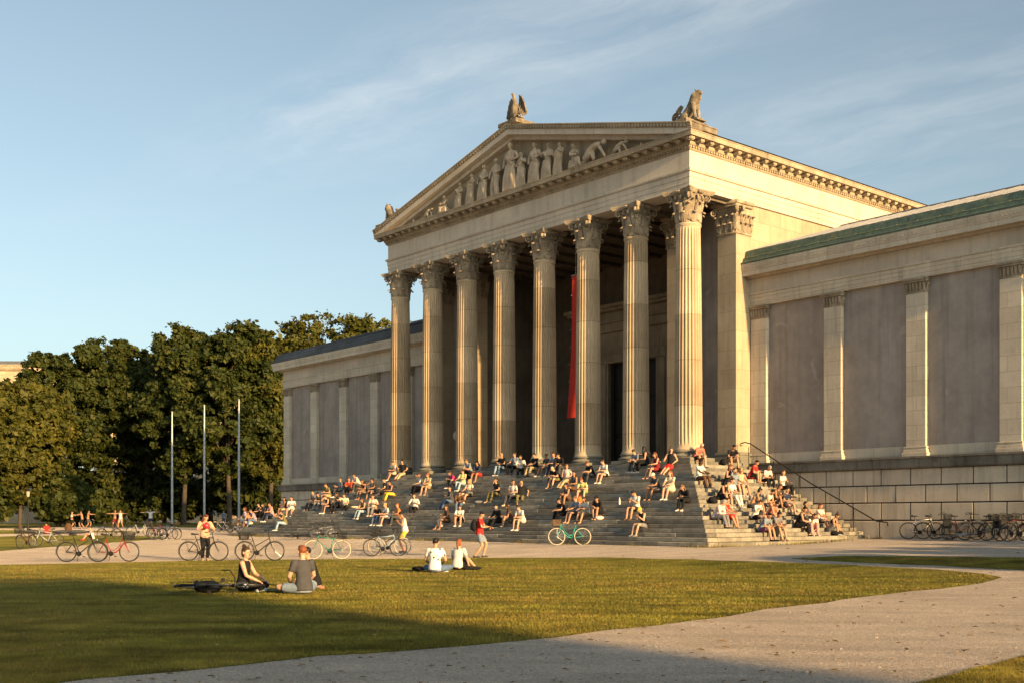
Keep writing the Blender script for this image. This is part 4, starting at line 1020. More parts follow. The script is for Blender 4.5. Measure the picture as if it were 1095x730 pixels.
def person(loc,head,pose,skn,hr,hstyle,top,topc,bot,botc,label,h=1.0,shoe='white',jit=.05,group=None,vox=.024,spot=False,ground=False):
    P=POSES[pose]; rs=random.Random(hash(label)%99991 if False else sum(map(ord,label)))
    J=lambda v,s=jit: Vector(v)+Vector((rs.uniform(-s,s),rs.uniform(-s,s),rs.uniform(-s*.5,s*.5)))
    ph=P.get('ph',.11)
    pel=Vector((0,0,ph)); lean=R(P['lean']+rs.uniform(-8,9))
    U1=Vector((0,math.sin(lean*.7),math.cos(lean*.7))); U2=Vector((0,math.sin(lean*1.25),math.cos(lean*1.25)))
    sp=pel+U1*.22; ch=sp+U2*.22; nk=ch+U2*.105
    hyaw=R(P['hy']+rs.uniform(-28,28)); hpt=lean*.55+R(P['hp']+rs.uniform(-8,10))
    MH=Matrix.Rotation(hyaw,3,'Z')@Matrix.Rotation(-hpt,3,'X')
    hd=nk+U2*.03+(MH@Vector((0,.02,.115)))
    sw=.175 if top!='f' else .16
    shl=[ch+U2*.06+Vector((s*sw,0,0)) for s in (-1,1)]
    hip=[pel+Vector((s*.08,0,0)) for s in (-1,1)]
    hands=[]; elb=[]
    for i,(k,s) in enumerate((('hl',-1),('hr',1))):
        e,c=ik(shl[i],pel+J(P[k]),.29,.25,(s*.55,-.6,-.35)); elb.append(e); hands.append(c)
    knee=[];ank=[]
    for i,(k,s) in enumerate((('fl',-1),('fr',1))):
        tgt=J(P[k]); tgt.z=P[k][2]
        t=Vector((tgt.x,tgt.y,tgt.z+.075+(ph if P.get('ph') else 0)))
        pole=(s*1.2,.5,.15) if P.get('cross') else (s*.12,.5,1.0)
        if P.get('ph'): pole=(s*.05,1,.1)
        e,c=ik(hip[i],t,.44,.43,pole); knee.append(e); ank.append(c)
    rtx=(1,0,0)
    def torso(mb,g,zt=1,low=True):
        pts=[pel-U1*(.07 if g==0 else .045),pel+U1*.06,sp,ch-U2*.02,ch+U2*.06,ch+U2*.095]
        rr=[(.145+g*2,.115+g*2.4),(.15+g*1.6,.115+g*1.8),(.125+g,.095+g),(.155+g,.105+g),(.145+g,.085+g),(.08+g,.06+g)]
        mb.tube(pts,rr,14,right=rtx)
    def arm(mb,i,g,frac):
        a,b,c=shl[i],elb[i],hands[i]
        if frac<=.6: mb.tube([a-Vector(((-1,1)[i]*.03,0,0)),a,a.lerp(b,frac*1.55)],[.055,.061,.058],9)
        else: mb.tube([a,b,b.lerp(c,(frac-.6)*2.4)],[.06+g,.047+g,.034+g],9)
        mb.ell(a-Vector((0,0,.008)),.062,9,6)
    def leg(mb,i,g,frac):
        a,b,c=hip[i],knee[i],ank[i]
        if frac<=.55: q=a.lerp(b,frac*1.8); mb.tube([a,a.lerp(q,.5),q],[.086+g,.084+g,.074+g*1.5],10)
        else:
            mb.tube([a,a.lerp(b,.5),b,b.lerp(c,.35),b.lerp(c,min(.93,(frac-.55)*2.2))],[.086+g,.081+g,.06+g,.056+g,.044+g*1.3],10)
            mb.ell(b,.06+g,8,6)
    mb=MB(); torso(mb,0)
    mb.tube([ch+U2*.06,nk,hd-MH@Vector((0,.012,.03))],[.062,.052,.05],10)
    mb.ell(hd+MH@Vector((0,-.005,.02)),(.074,.092,.098),12,9,M=MH); mb.ell(hd+MH@Vector((0,.028,-.055)),(.052,.056,.06),10,7,M=MH)
    for i in (0,1):
        s=(-1,1)[i]
        mb.tube([shl[i]-Vector((s*.04,0,0)),shl[i],shl[i].lerp(elb[i],.5),elb[i],elb[i].lerp(hands[i],.3),hands[i]],[.05,.056,.048,.040,.040,.029],9)
        mb.tube([hip[i],hip[i].lerp(knee[i],.5),knee[i],knee[i].lerp(ank[i],.3),ank[i]],[.092,.08,.056,.056,.038],10)
        fd=(ank[i]-knee[i]); fwd=Vector((0,1,0)) if not P.get('cross') else Vector((-(-1,1)[i]*.8,.5,0)).normalized()
        mb.tube([ank[i]-fwd*.04-Vector((0,0,.03)),ank[i]+fwd*.05-Vector((0,0,.045)),ank[i]+fwd*.16-Vector((0,0,.055))],[.035,.038,.026],8)
        hdv=(hands[i]-elb[i]).normalized(); mb.tube([hands[i]-hdv*.01,hands[i]+hdv*.085],[(.030,.018),(.038,.016)],8,right=rtx)
    X=Matrix.Scale(h,4)
    o=mb.xf(X).build('person',skin(skn),None); o.data.materials.append(EYEM); o.data.materials.append(LIPM)
    o.location=loc; o.rotation_euler=(0,0,math.atan2(-head[0],head[1])); tag(o,label,'person',group); remesh_later(o,vox)
    # fingers, thumb, eyes, nose, mouth, ears
    ex=MB()
    for i in (0,1):
        s=(-1,1)[i]; d=(hands[i]-elb[i]).normalized(); rt=Vector(rtx)-d*d.x; rt=rt.normalized() if rt.length>.05 else d.orthogonal().normalized()
        dn=rt.cross(d); dn=dn if dn.z<0 else -dn
        for q,l in ((-.026,.07),(-.009,.08),(.009,.076),(.026,.06)):
            p0=hands[i]+d*.075+rt*q; p1=p0+d*l*.5+dn*.008; p2=p1+d*l*.35+dn*.025
            ex.tube([p0,p1,p2],[.009,.0085,.007],5)
        t0=hands[i]+d*.02-rt*s*.028; ex.tube([t0,t0+d*.035-rt*s*.025+dn*.006,t0+d*.065-rt*s*.022+dn*.016],[.011,.0095,.008],5)
        ex.ell(hd+MH@Vector((s*.078,-.005,.0)),(.014,.022,.032),6,5,M=MH); ex.ell(hd+MH@Vector((s*.03,.079,.012)),(.013,.010,.008),6,4,m=1,M=MH)
    ex.tube([hd+MH@Vector((0,.084,.02)),hd+MH@Vector((0,.102,-.018)),hd+MH@Vector((0,.082,-.028))],[.009,.016,.012],6)
    ex.ell(hd+MH@Vector((0,.080,-.053)),(.022,.009,.007),7,4,m=2,M=MH)
    ex.xf(X); EXTRA[o.name]=(ex,)
    # hair
    if hstyle!='bald':
        mb=MB(); mb.ell(hd+MH@Vector((0,-.020,.040)),(.084,.096,.092),12,9,M=MH); mb.ell(hd+MH@Vector((0,.03,.095)),(.066,.055,.035),10,6,M=MH)
        if hstyle in('long','pony','bun'): mb.ell(hd+MH@Vector((0,-.04,-.01)),(.085,.07,.10),10,7,M=MH)
        if hstyle=='long':
            for s in (-1,0,1): mb.tube([hd+MH@Vector((s*.05,-.06,.04)),hd+MH@Vector((s*.07,-.075+.03*abs(s),-.10)),hd+MH@Vector((s*.075,-.07+.05*abs(s),-.26)),hd+MH@Vector((s*.05,-.06+.05*abs(s),-.36))],[.045,.05,.04,.015],7)
        if hstyle=='pony': mb.tube([hd+MH@Vector((0,-.09,.07)),hd+MH@Vector((0,-.15,.03)),hd+MH@Vector((.01,-.15,-.12)),hd+MH@Vector((.02,-.12,-.26))],[.03,.042,.035,.012],7)
        if hstyle=='bun': mb.ell(hd+MH@Vector((0,-.06,.14)),.048,8,6)
        if hstyle=='cap':
            hm=cloth(hr) if hr in CC else hair(hr); mb.ell(hd+MH@Vector((0,.0,.07)),(.09,.10,.06),10,6,M=MH); mb.tube([hd+MH@Vector((0,.06,.065)),hd+MH@Vector((0,.17,.05))],[(.07,.012),(.06,.008)],8,right=MH@Vector((1,0,0)))
        o2=mb.xf(X).build('cap' if hstyle=='cap' else 'hair',hm if hstyle=='cap' else hair(hr),o); remesh_later(o2,.022)
    # top: tank 0, tee, long
    if top!='none':
        mb=MB(); torso(mb,.016); fr={'tank':0,'crop':0,'tee':.42,'long':1.0,'dress':0,'teedress':.4,'loose':.6}[top]
        if top=='crop': mb=MB(); mb.tube([sp+U1*.08,ch-U2*.02,ch+U2*.06],[(.145,.112),(.17,.12),(.15,.095)],12,right=rtx)
        if fr:
            for i in (0,1): arm(mb,i,.014,fr)
        else:
            for i in (0,1): s=(-1,1)[i]; mb.tube([ch+U2*.02+Vector((s*.10,.06,0)),ch+U2*.10+Vector((s*.11,0,0)),ch+U2*.02+Vector((s*.10,-.06,0))],.03,6)
        if top in('dress','teedress'):
            km=(knee[0]+knee[1])/2; mb.tube([pel,pel.lerp(km,.5),pel.lerp(km,1.0)],[(.17,.13),(.20,.125),(.20,.10)],12,right=rtx)
        t=mb.xf(X).build({'tank':'tank_top','crop':'crop_top','tee':'t_shirt','long':'long_sleeved_top','dress':'dress','teedress':'dress','loose':'shirt'}[top],cloth(topc) if not spot else M['spot'],o); remesh_later(t,.025)
    if bot!='none':
        mb=MB(); mb.tube([pel-U1*.085,pel+U1*.0,pel+U1*.10],[(.142,.115),(.150,.12),(.130,.10)],12,right=rtx)
        if bot=='skirt':
            km=(knee[0]+knee[1])/2; mb.tube([pel,pel.lerp(km,.5),pel.lerp(km,.9)],[(.17,.13),(.205,.13),(.21,.11)],12,right=rtx)
        elif bot=='longskirt':
            km=(knee[0]+knee[1])/2; am=(ank[0]+ank[1])/2; mb.tube([pel,pel.lerp(km,.5),km,km.lerp(am,.85)],[(.18,.14),(.21,.14),(.22,.12),(.2,.13)],12,right=rtx)
        else:
            for i in (0,1): leg(mb,i,.014,{'shorts':.42,'trousers':1.0,'short':.3}[bot])
        t=mb.xf(X).build({'skirt':'skirt','longskirt':'long_skirt','shorts':'shorts','short':'shorts','trousers':'trousers'}[bot],cloth(botc),o); remesh_later(t,.025)
    if shoe!='bare':
        for i in (0,1):
            fwd=Vector((0,1,0)) if not P.get('cross') else Vector((-(-1,1)[i]*.8,.5,0)).normalized(); mb=MB()
            b=ank[i]-Vector((0,0,.035)); mb.tube([b-fwd*.075,b-fwd*.03,b+fwd*.06-Vector((0,0,.008)),b+fwd*.15-Vector((0,0,.014)),b+fwd*.19-Vector((0,0,.018))],[(.026,.03),(.044,.044),(.044,.04),(.042,.028),(.025,.018)],9,right=fwd.cross(Vector((0,0,1))))
            mb.xf(X).build('shoe',cloth(shoe),o,smooth=50)
    return o
def spotmat():
    m,N,B=newmat('white_cloth_dark_print'); tc=N('ShaderNodeTexCoord').outputs['Object']
    v=N('ShaderNodeTexVoronoi'); N.link(tc,v.inputs['Vector']); v.inputs['Scale'].default_value=8.5
    N.link(N.ramp(v.outputs['Distance'],[(.24,(.05,.05,.06)),(.28,(.76,.74,.70))]),B.inputs['Base Color']); B.inputs['Roughness'].default_value=.9; return m
M['spot']=spotmat()
def heading(side,deg):
    b=(NX,NY) if side=='F' else (UX,UY)
    c,s=math.cos(R(deg)),math.sin(R(deg)); return (b[0]*c-b[1]*s,b[0]*s+b[1]*c)
def gh(deg): return (-math.sin(R(deg)),math.cos(R(deg)))   # 0 away from the viewer, 90 left, 180 towards, 270 right
GS='people sitting on the steps'
# (x, y of seat, flight, turn, pose, skin, hair, style, top, colour, bottom, colour, shoes, label)
ROWS=[
(263,557,'F',-40,'chat','m','au','long','tee','lilac','shorts','white','white','auburn woman in lilac seated at the extreme left end of the lowest steps'),
(268,562,'F',-70,'reach','t','br','short','none','white','shorts','white','bare','bare chested sitter with white shorts reaching out, far left end of the steps'),
(273,557,'F',-10,'lean','m','br','short','tee','lilac','trousers','jeans','dgrey','person in lilac tee and jeans at the far left end of the steps'),
(278,552,'F',0,'step','m','bk','short','tank','black','shorts','dgrey','white','dark haired person in black tank top in the far left group on the steps'),
(285,553,'F',10,'hug','m','bk','short','long','dgrey','trousers','black','dgrey','dark clothed sitter beside the pink top at the left edge of the steps'),
(291,551,'F',0,'step','m','br','short','tee','pink','trousers','navy','white','pink topped sitter half behind the left edge of the steps'),
(306,546,'F',-30,'chat','t','bk','long','tank','brown','shorts','tan','bare','tanned long haired woman leaning against the white clad person below the left wing'),
(312,547,'F',40,'chatr','m','bk','short','tee','white','shorts','white','white','white clad dark haired person below the left wing corner, beside the tanned woman'),
(305,562,'F',-15,'phone','m','br','bun','tee','olive','trousers','ljeans','white','woman in olive top and light jeans alone on the lowest left steps'),
(337,541,'F',-5,'chat','m','bk','short','tee','grey','trousers','dgrey','dgrey','man in grey tee, left one of a dark haired pair below the left wing'),
(344,541,'F',15,'lean','m','bk','short','tee','dgrey','trousers','grey','dgrey','man in charcoal tee, right one of a dark haired pair below the left wing'),
(352,532,'F',5,'step','m','br','short','tee','olive','shorts','khaki','brown','man in olive tee and khaki shorts on the upper left steps'),
(354,544,'F',-5,'lean','l','br','short','tank','black','short','black','white','bare legged man in black tank top bending over his white shoes'),
(361,543,'F',20,'chatr','m','br','long','tank','dgrey','trousers','black','dgrey','brown haired woman facing the person in pale yellow shirt'),
(369,543,'F',50,'reach','m','br','short','tee','cream','trousers','black','white','person in pale cream shirt leaning over to the brown haired woman'),
(364,527,'F',-10,'chat','m','bk','short','tee','bluegrey','trousers','dgrey','white','man in blue grey tee next to the red haired person in rust sweater'),
(374,526,'F',35,'hug','l','rd','short','long','rust','trousers','black','dgrey','red haired person in rust red sweater on the upper left steps'),
(384,519,'F',0,'lean','m','br','short','loose','lpink','trousers','dgrey','dgrey','man in pale pink shirt sitting highest in the left crowd below the pilaster'),
(391,528,'F',0,'step','t','br','long','tank','brown','shorts','tan','bare','tanned brunette in brown tank top just below the man in pale pink'),
(399,528,'F',25,'reach','t','bk','short','tank','dgrey','shorts','grey','bare','dark haired sitter stretching tanned arms, right of the tanned brunette'),
(412,528,'F',-35,'stretch','l','bk','short','tee','black','shorts','black','bare','man in black tee with pale bare legs beside the yellow trousers'),
(421,529,'F',-10,'step','t','bk','short','tank','navy','trousers','yellow','brown','man in navy tank top and bright yellow trousers on the left steps'),
(424,506,'F',-10,'step','m','br','short','tee','cream','shorts','beige','white','person in cream tee at the foot of the far end column'),
(431,507,'F',25,'stretch','m','bk','short','tee','black','trousers','tan','brown','man in black tee and tan trousers at the foot of the far end column'),
(390,548,'F',0,'step','m','br','long','tank','brown','trousers','ljeans','white','woman in brown tank top and very light jeans, middle left steps'),
(400,546,'F',30,'chatr','m','bk','short','tee','cream','trousers','grey','white','dark haired man in cream tee and grey jeans, middle left steps'),
(407,556,'F',10,'lean','m','lb','bald','tee','black','trousers','jeans','white','bald man in black tee bending forward, low left steps above the parked bicycles'),
(416,556,'F',-5,'step','l','bl','short','tee','white','shorts','white','white','small blond child in white between the bald man and the green bottle'),
(427,556,'F',-20,'chat','m','rd','short','tee','orange','trousers','dgrey','dgrey','red haired person in orange behind the bicycle handlebars'),
(444,545,'F',30,'chatr','l','au','long','loose','white','trousers','black','black','auburn woman in white blouse and black trousers seen partly from behind'),
(450,524,'F',-5,'drink','m','br','short','loose','white','trousers','black','black','person in white shirt and black trousers lifting a hand, below the second column'),
(459,523,'F',15,'step','m','rd','bun','tee','tan','short','tan','bare','red haired woman with a bun and bare legs below the second column'),
(487,519,'F',-10,'hug','m','br','long','tee','magenta','trousers','dgrey','white','woman in magenta top beside the yellow topped woman'),
(495,520,'F',15,'chatr','l','br','short','tee','lime','trousers','ljeans','white','woman in yellow top and light jeans below the third column'),
(503,507,'F',5,'lean','m','lb','short','tee','bluegrey','trousers','black','white','fair haired man in blue grey tee on the top step by the third column'),
(513,508,'F',10,'lean','t','bk','short','long','navy','shorts','red','bare','man in navy jacket and red shorts on the top step by the golden wall strip'),
(502,532,'F',10,'chatr','l','bl','long','tee','cream','shorts','black','white','long haired blonde woman in cream, seated beside the scattered grey bag'),
(492,541,'F',40,'lean','m','bk','short','long','brown','trousers','jeans','dgrey','man in brown jacket with his back turned, above the pair with the paper bag'),
(483,538,'F',-20,'chat','m','bk','short','long','dgrey','trousers','jeans','dgrey','dark haired person in charcoal sleeves left of the brown jacket'),
(479,558,'F',-15,'chat','t','br','long','tank','brown','shorts','brown','bare','brown haired woman in brown top facing the man in white, above the white paper bag'),
(493,559,'F',30,'hug','m','br','short','tee','white','shorts','black','white','man in white tee hugging his knees on the low steps right of the paper bag'),
(538,502,'F',10,'chat','m','lb','bald','tee','black','trousers','ljeans','white','bald man in black tee and light jeans at the foot of the fourth column'),
(551,502,'F',10,'chatr','m','br','short','tee','bluegrey','trousers','black','dgrey','man in grey blue tee facing the man in white by the fourth column'),
(557,503,'F',45,'chatr','m','br','short','loose','white','trousers','black','black','dark haired man in white shirt, top step right of the fourth column'),
(573,504,'F',0,'step','m','bk','short','tee','black','trousers','khaki','dgrey','man in black tee and khaki trousers resting both arms on his knees, top steps'),
(586,502,'F',-10,'chat','t','bk','short','tee','dgrey','shorts','grey','white','dark haired person in charcoal tee, left of the trio by the fifth column'),
(594,502,'F',5,'step','m','br','short','tee','bluegrey','trousers','navy','dgrey','man in pale blue tee, middle of the trio by the fifth column'),
(600,502,'F',20,'lean','m','bk','short','long','black','trousers','dgrey','dgrey','dark jacketed man, right one of the trio by the fifth column'),
(598,515,'F',-10,'lean','l','br','bald','tee','black','shorts','olive','bare','shaven headed man in black tee and olive shorts, two steps below the trio'),
(607,514,'F',15,'stretch','l','rd','short','tee','lpink','trousers','khaki','tan','red haired man in pale patterned tee with khaki legs stretched out'),
(532,532,'F',0,'drink','m','br','bun','tee','black','trousers','olive','tan','woman in black tee raising her hands, with a bun, middle steps'),
(550,534,'F',10,'chat','m','br','short','tee','white','trousers','dgrey','tan','man in white tee between two people in black on the middle steps'),
(557,534,'F',45,'back','m','bl','short','tee','black','trousers','olive','black','blond person in black tee leaning back on the middle steps'),
(534,560,'F',-5,'step','l','bk','short','long','black','trousers','black','black','black clad man on the low steps right of the standing man in red'),
(547,561,'F',-25,'hug','m','br','long','tank','brown','shorts','dgrey','bare','long haired dark woman between the black clad man and the man in white'),
(559,559,'F',5,'lean','l','br','short','tee','white','short','white','white','man in white tee and white shorts with bare legs on the low steps'),
(634,510,'F',-10,'lean','l','au','short','tee','black','trousers','dgrey','dgrey','auburn man in black tee and dark jeans below the sixth column'),
(648,510,'F',5,'step','l','br','short','tee','white','short','black','white','brown haired man in white tee with long pale legs below the dark doorway'),
(615,524,'F',-10,'chat','t','bk','long','tank','dgrey','shorts','brown','bare','dark haired woman facing the strawberry blonde on the middle steps'),
(625,527,'F',25,'lean','l','rd','bun','tee','lime','short','green','white','strawberry blonde woman in pale lime tee above the orange bag'),
(604,551,'F',-15,'lean','m','bk','long','tee','black','trousers','black','dgrey','dark haired woman in black, left end of the group above the turquoise bicycle'),
(617,551,'F',-5,'step','m','lb','short','tee','bluegrey','shorts','dgrey','bare','man in blue grey tee in the middle of the group above the turquoise bicycle'),
(628,552,'F',0,'step','m','br','long','tee','white','skirt','tan','bare','long haired woman in white tee and tan skirt above the turquoise bicycle'),
(642,553,'F',10,'hug','m','bk','long','long','black','skirt','black','bare','black haired woman in black hugging her knees behind a pale pink bag'),
(608,537,'F',0,'hug','t','bk','short','tank','dgrey','shorts','brown','bare','dark haired person half hidden behind the group above the turquoise bicycle'),
(681,546,'F',5,'phone','m','bk','short','tee','white','shorts','black','brown','man in white tee and black shorts with spread legs, lower right of the front steps'),
(689,566,'F',-5,'phone','l','yellow','cap','tank','black','shorts','grey','grey','sitter in yellow cap and black tank top on the lowest front steps'),
(684,498,'F',-5,'lean','l','br','short','tee','bluegrey','trousers','dgrey','white','man in blue grey tee at the top of the steps by the seventh column'),
(694,498,'F',-40,'reach','m','bk','long','tank','black','trousers','black','white','dark haired woman in black stretching out an arm by the seventh column'),
(703,503,'F',-15,'step','m','au','long','tank','maroon','shorts','maroon','bare','auburn woman in maroon top left of the red skirt'),
(717,501,'F',15,'stretch','l','br','long','tank','black','skirt','red','bare','long haired woman in black top and bright red skirt on the upper steps'),
(704,527,'F',-10,'lean','t','white','cap','tee','dgrey','shorts','grey','bare','person in white cap and charcoal tee next to the beige dress'),
(718,528,'F',10,'step','l','rd','long','teedress','beige','none','beige','white','ginger woman in loose beige dress and white shoes on the middle steps'),
(735,540,'F',5,'lean','m','lb','long','long','black','trousers','black','white','light brown haired woman all in black with white shoe, right edge of front steps'),
(744,493,'S',-10,'lean','l','gy','bald','tee','coral','shorts','black','black','bald man in coral tee at the top corner of the sunlit side steps'),
(747,514,'S',0,'step','d','bk','bun','tee','white','trousers','brown','dgrey','dark skinned woman in white tee on the sunlit steps under the bald man in coral'),
(781,495,'S',-30,'lean','m','bk','short','tee','black','shorts','khaki','brown','man in black tee leaning over his bag at the foot of the corner pier'),
(777,519,'S',10,'chat','m','au','long','tank','black','trousers','grey','white','auburn woman in black top beside the blonde, upper sunlit steps'),
(784,521,'S',-5,'drink','l','br','long','tee','bluegrey','shorts','ljeans','white','woman in pale blue tee squeezed between an auburn and a blonde woman'),
(791,521,'S',-20,'step','m','bl','long','tank','tan','shorts','ljeans','white','long haired blonde woman in tan top with bare legs, upper sunlit steps'),
(803,513,'S',15,'hug','m','bk','short','tee','red','shorts','black','bare','dark haired man in red tee on the upper sunlit steps near the handrail'),
(817,515,'S',-10,'lean','m','gy','short','tee','white','trousers','black','tan','grey haired man in white tee right of the man in red on the sunlit steps'),
(836,524,'S',5,'chat','m','br','long','tee','white','trousers','black','black','brunette in white tee seated closest to the handrail'),
(770,536,'S',5,'lean','m','bk','bun','tank','black','skirt','black','white','woman in black tank top and black skirt by a black bag, middle sunlit steps'),
(780,536,'S',0,'step','l','br','bun','tee','white','trousers','white','white','woman all in white with white sneakers, middle sunlit steps'),
(804,541,'S',40,'lean','t','bk','bun','crop','tan','shorts','dgrey','bare','woman with a bun and bare tanned back in tan strapless top'),
(817,542,'S',5,'lean','m','bk','short','tank','white','shorts','grey','bare','dark haired man in white tank top bending forward on the sunlit steps'),
(828,537,'S',0,'hug','t','br','short','tank','brown','shorts','brown','bare','tanned person in brown tank top left of the man holding a red cup'),
(838,541,'S',-5,'step','m','bk','short','tee','navy','shorts','dgrey','dgrey','man in navy tee and dark shorts below the white topped brunette, right sunlit steps'),
(765,557,'S',10,'lean','l','gy','short','long','lpink','trousers','grey','dgrey','fair grey haired person in pale pink with grey trousers beside the red dress'),
(776,557,'S',0,'step','m','br','short','dress','red','none','red','bare','brown haired woman in bright red dress on the low sunlit steps'),
(807,556,'S',0,'phone','l','br','short','tee','white','shorts','black','bare','brown haired man in white tee and black shorts holding food, lower sunlit steps'),
(821,554,'S',10,'lean','m','bk','short','tank','coral','shorts','dgrey','bare','dark haired woman in coral tank top behind the couple with the backpack'),
(814,570,'S',5,'lean','m','bk','short','tee','bluegrey','shorts','purple','black','man in pale blue tee and purple shorts, left of the black backpack'),
(827,570,'S',-5,'lean','m','bk','bun','tee','grey','shorts','black','bare','dark haired woman in grey tee right behind the black backpack'),
(853,564,'S',20,'lean','m','bk','bun','tank','black','trousers','black','black','dark haired woman in black tank top, left end of the lowest rightmost group'),
(861,559,'S',-10,'chat','t','bk','short','tank','dgrey','shorts','dgrey','bare','tanned dark haired man behind the woman in black, lowest sunlit steps'),
(875,559,'S',0,'step','m','au','long','tee','lpink','shorts','dgrey','white','auburn long haired woman in pale pink, back of the last group'),
(867,570,'S',-30,'hug','m','br','long','tee','white','trousers','pink','white','woman in white tee and pink trousers in the last group, lowest sunlit steps'),
(887,570,'S',15,'hug','m','br','bun','crop','black','shorts','grey','white','woman in black crop top, rightmost sitter on the lowest sunlit steps'),
]
for r in ROWS:
    x,y,sd,turn,pose,sk_,hc,hs,top,tcol,bot,bcol,shoe,lab=r
    p,k=step_spot(x,y,sd)
    person(p,heading(sd,turn),pose,sk_,hc,hs,top,tcol,bot,bcol,lab,shoe=shoe,h=random.Random(x*7+y).uniform(.95,1.04),group=GS)
# ---- people on the lawn and the paths
def gpers(px,py,deg,*a,**k):
    return person(gpt(px,py),gh(deg),*a,**k)
gpers(260,632,262,'lawncross','l','br','bun','tank','black','trousers','black','woman in sleeveless black top sitting on the lawn next to the lying bicycle',shoe='ljeans',vox=.018)
gpers(325,635,35,'lawncross','l','rd','short','tee','dgrey','shorts','bluegrey','red haired man in charcoal tee sitting on the lawn, back to the viewer',shoe='bare',h=1.06,vox=.018)
gpers(337,629,105,'lawncross','m','bk','short','tee','black','shorts','bluegrey','dark haired man in black sitting on the lawn half behind the man in charcoal',shoe='white',vox=.018)
gpers(465,612,-5,'lawncross','m','bk','short','tee','white','trousers','jeans','dark haired man in white dark printed tee sitting on the lawn, back turned',spot=True,shoe='white',h=1.06,vox=.018)
gpers(489,609,-25,'lawnside','l','rd','pony','tee','white','skirt','black','woman with red ponytail, white tee and black skirt sitting on the lawn',shoe='black',vox=.018)
gpers(513,595.5,268,'standphone','m','bk','short','tee','red','shorts','bluegrey','man in red tee and grey shorts walking past the lawn with a phone',shoe='dgrey',h=1.04,vox=.02)
gpers(219,598.6,205,'hold','l','au','long','long','peach','trousers','black','woman in peach top and black trousers standing by a parked black bicycle',shoe='tan',h=1.0,vox=.02)
gpers(433,590.2,100,'hold','t','bk','short','tank','white','shorts','yellow','tanned dark haired man in white tank top and yellow shorts standing behind two parked bicycles',shoe='black',h=1.03,vox=.02)
gpers(77,564.6,275,'armsfwd','m','br','bun','crop','white','shorts','black','stretching woman in white top and black shorts, leftmost of the far exercise group',h=1.0,shoe='dgrey',group='people exercising far left')
gpers(88,564.6,90,'armsfwd','t','br','short','none','black','shorts','black','bare chested man exercising with arms forward, beside the other dark shorts, far left',h=1.05,shoe='dgrey',group='people exercising far left')
gpers(94,564.4,268,'armsfwd','t','br','short','none','black','shorts','dgrey','bare chested man exercising, right one of the close far left pair',h=1.05,shoe='dgrey',group='people exercising far left')
gpers(123,564.4,185,'armsout','t','br','short','none','black','shorts','maroon','exercising man in maroon shorts with arms spread beside the slim pale figure',h=1.03,shoe='dgrey',group='people exercising far left')
gpers(129,564.4,175,'armsout','m','lb','short','tank','lpink','shorts','khaki','exercising person in pale pink tank with arms spread, far left centre',h=1.03,shoe='dgrey',group='people exercising far left')
gpers(161,564.6,180,'armsout','m','br','short','tee','white','shorts','navy','exercising man in white tee with arms wide open, next to the leftmost flagpole',h=1.08,shoe='dgrey',group='people exercising far left')
gpers(50,570.5,30,'lawncross','m','bk','short','tee','red','shorts','dgrey','person in red tee sitting on the far lawn behind a parked bicycle',shoe='white')
gpers(99,577,110,'lawnup','l','br','short','tee','white','shorts','black','person in white tee sitting behind the two overlapping bicycles on the left',shoe='red')
gpers(239,562,200,'stand','m','br','short','tee','bluegrey','trousers','dgrey','dim figure in blue grey standing in the shade by the bicycle heap',shoe='dgrey')
# ================================================================== BICYCLES
RUB=plain('tyre_rubber',(.018,.018,.018),.8); CREAMT=plain('cream_tyre',(.55,.48,.36),.8); STEEL=plain('bare_steel',(.42,.42,.42),.3,.9); SADB=plain('saddle_vinyl',(.02,.018,.018),.5)
WICK=plain('wicker_basket',(.25,.15,.07),.9,var=.4,scale=30,bump=.6); WIRE=plain('black_wire_basket',(.025,.025,.025),.6)
WC={}
def wheel_meshes(tyre,n=24):
    if tyre in WC: return WC[tyre]
    mb=MB(); pts=[(.335*math.cos(i/28*2*PI),0,.335*math.sin(i/28*2*PI)) for i in range(29)]
    mb.tube(pts,.0175,7,cap=False,right=(0,1,0)); t=mb.mesh('tyre',CREAMT if tyre=='cream' else RUB,True)
    mb=MB(); mb.tube([(p[0]*.93,0,p[2]*.93) for p in pts],.009,6,cap=False,right=(0,1,0)); rm=mb.mesh('rim',plain('grey_rim',(.16,.16,.16),.4,.5),True)
    mb=MB(); mb.tube([(0,-.05,0),(0,.05,0)],.022,8)
    for i in range(n):
        a=i/n*2*PI; mb.tube([(.02*math.cos(a+.8),.03*(-1)**i,.02*math.sin(a+.8)),(.31*math.cos(a),0,.31*math.sin(a))],.0016,3,cap=False)
    sp=mb.mesh('spokes',STEEL); WC[tyre]=(t,rm,sp); return WC[tyre]
PROTO={}
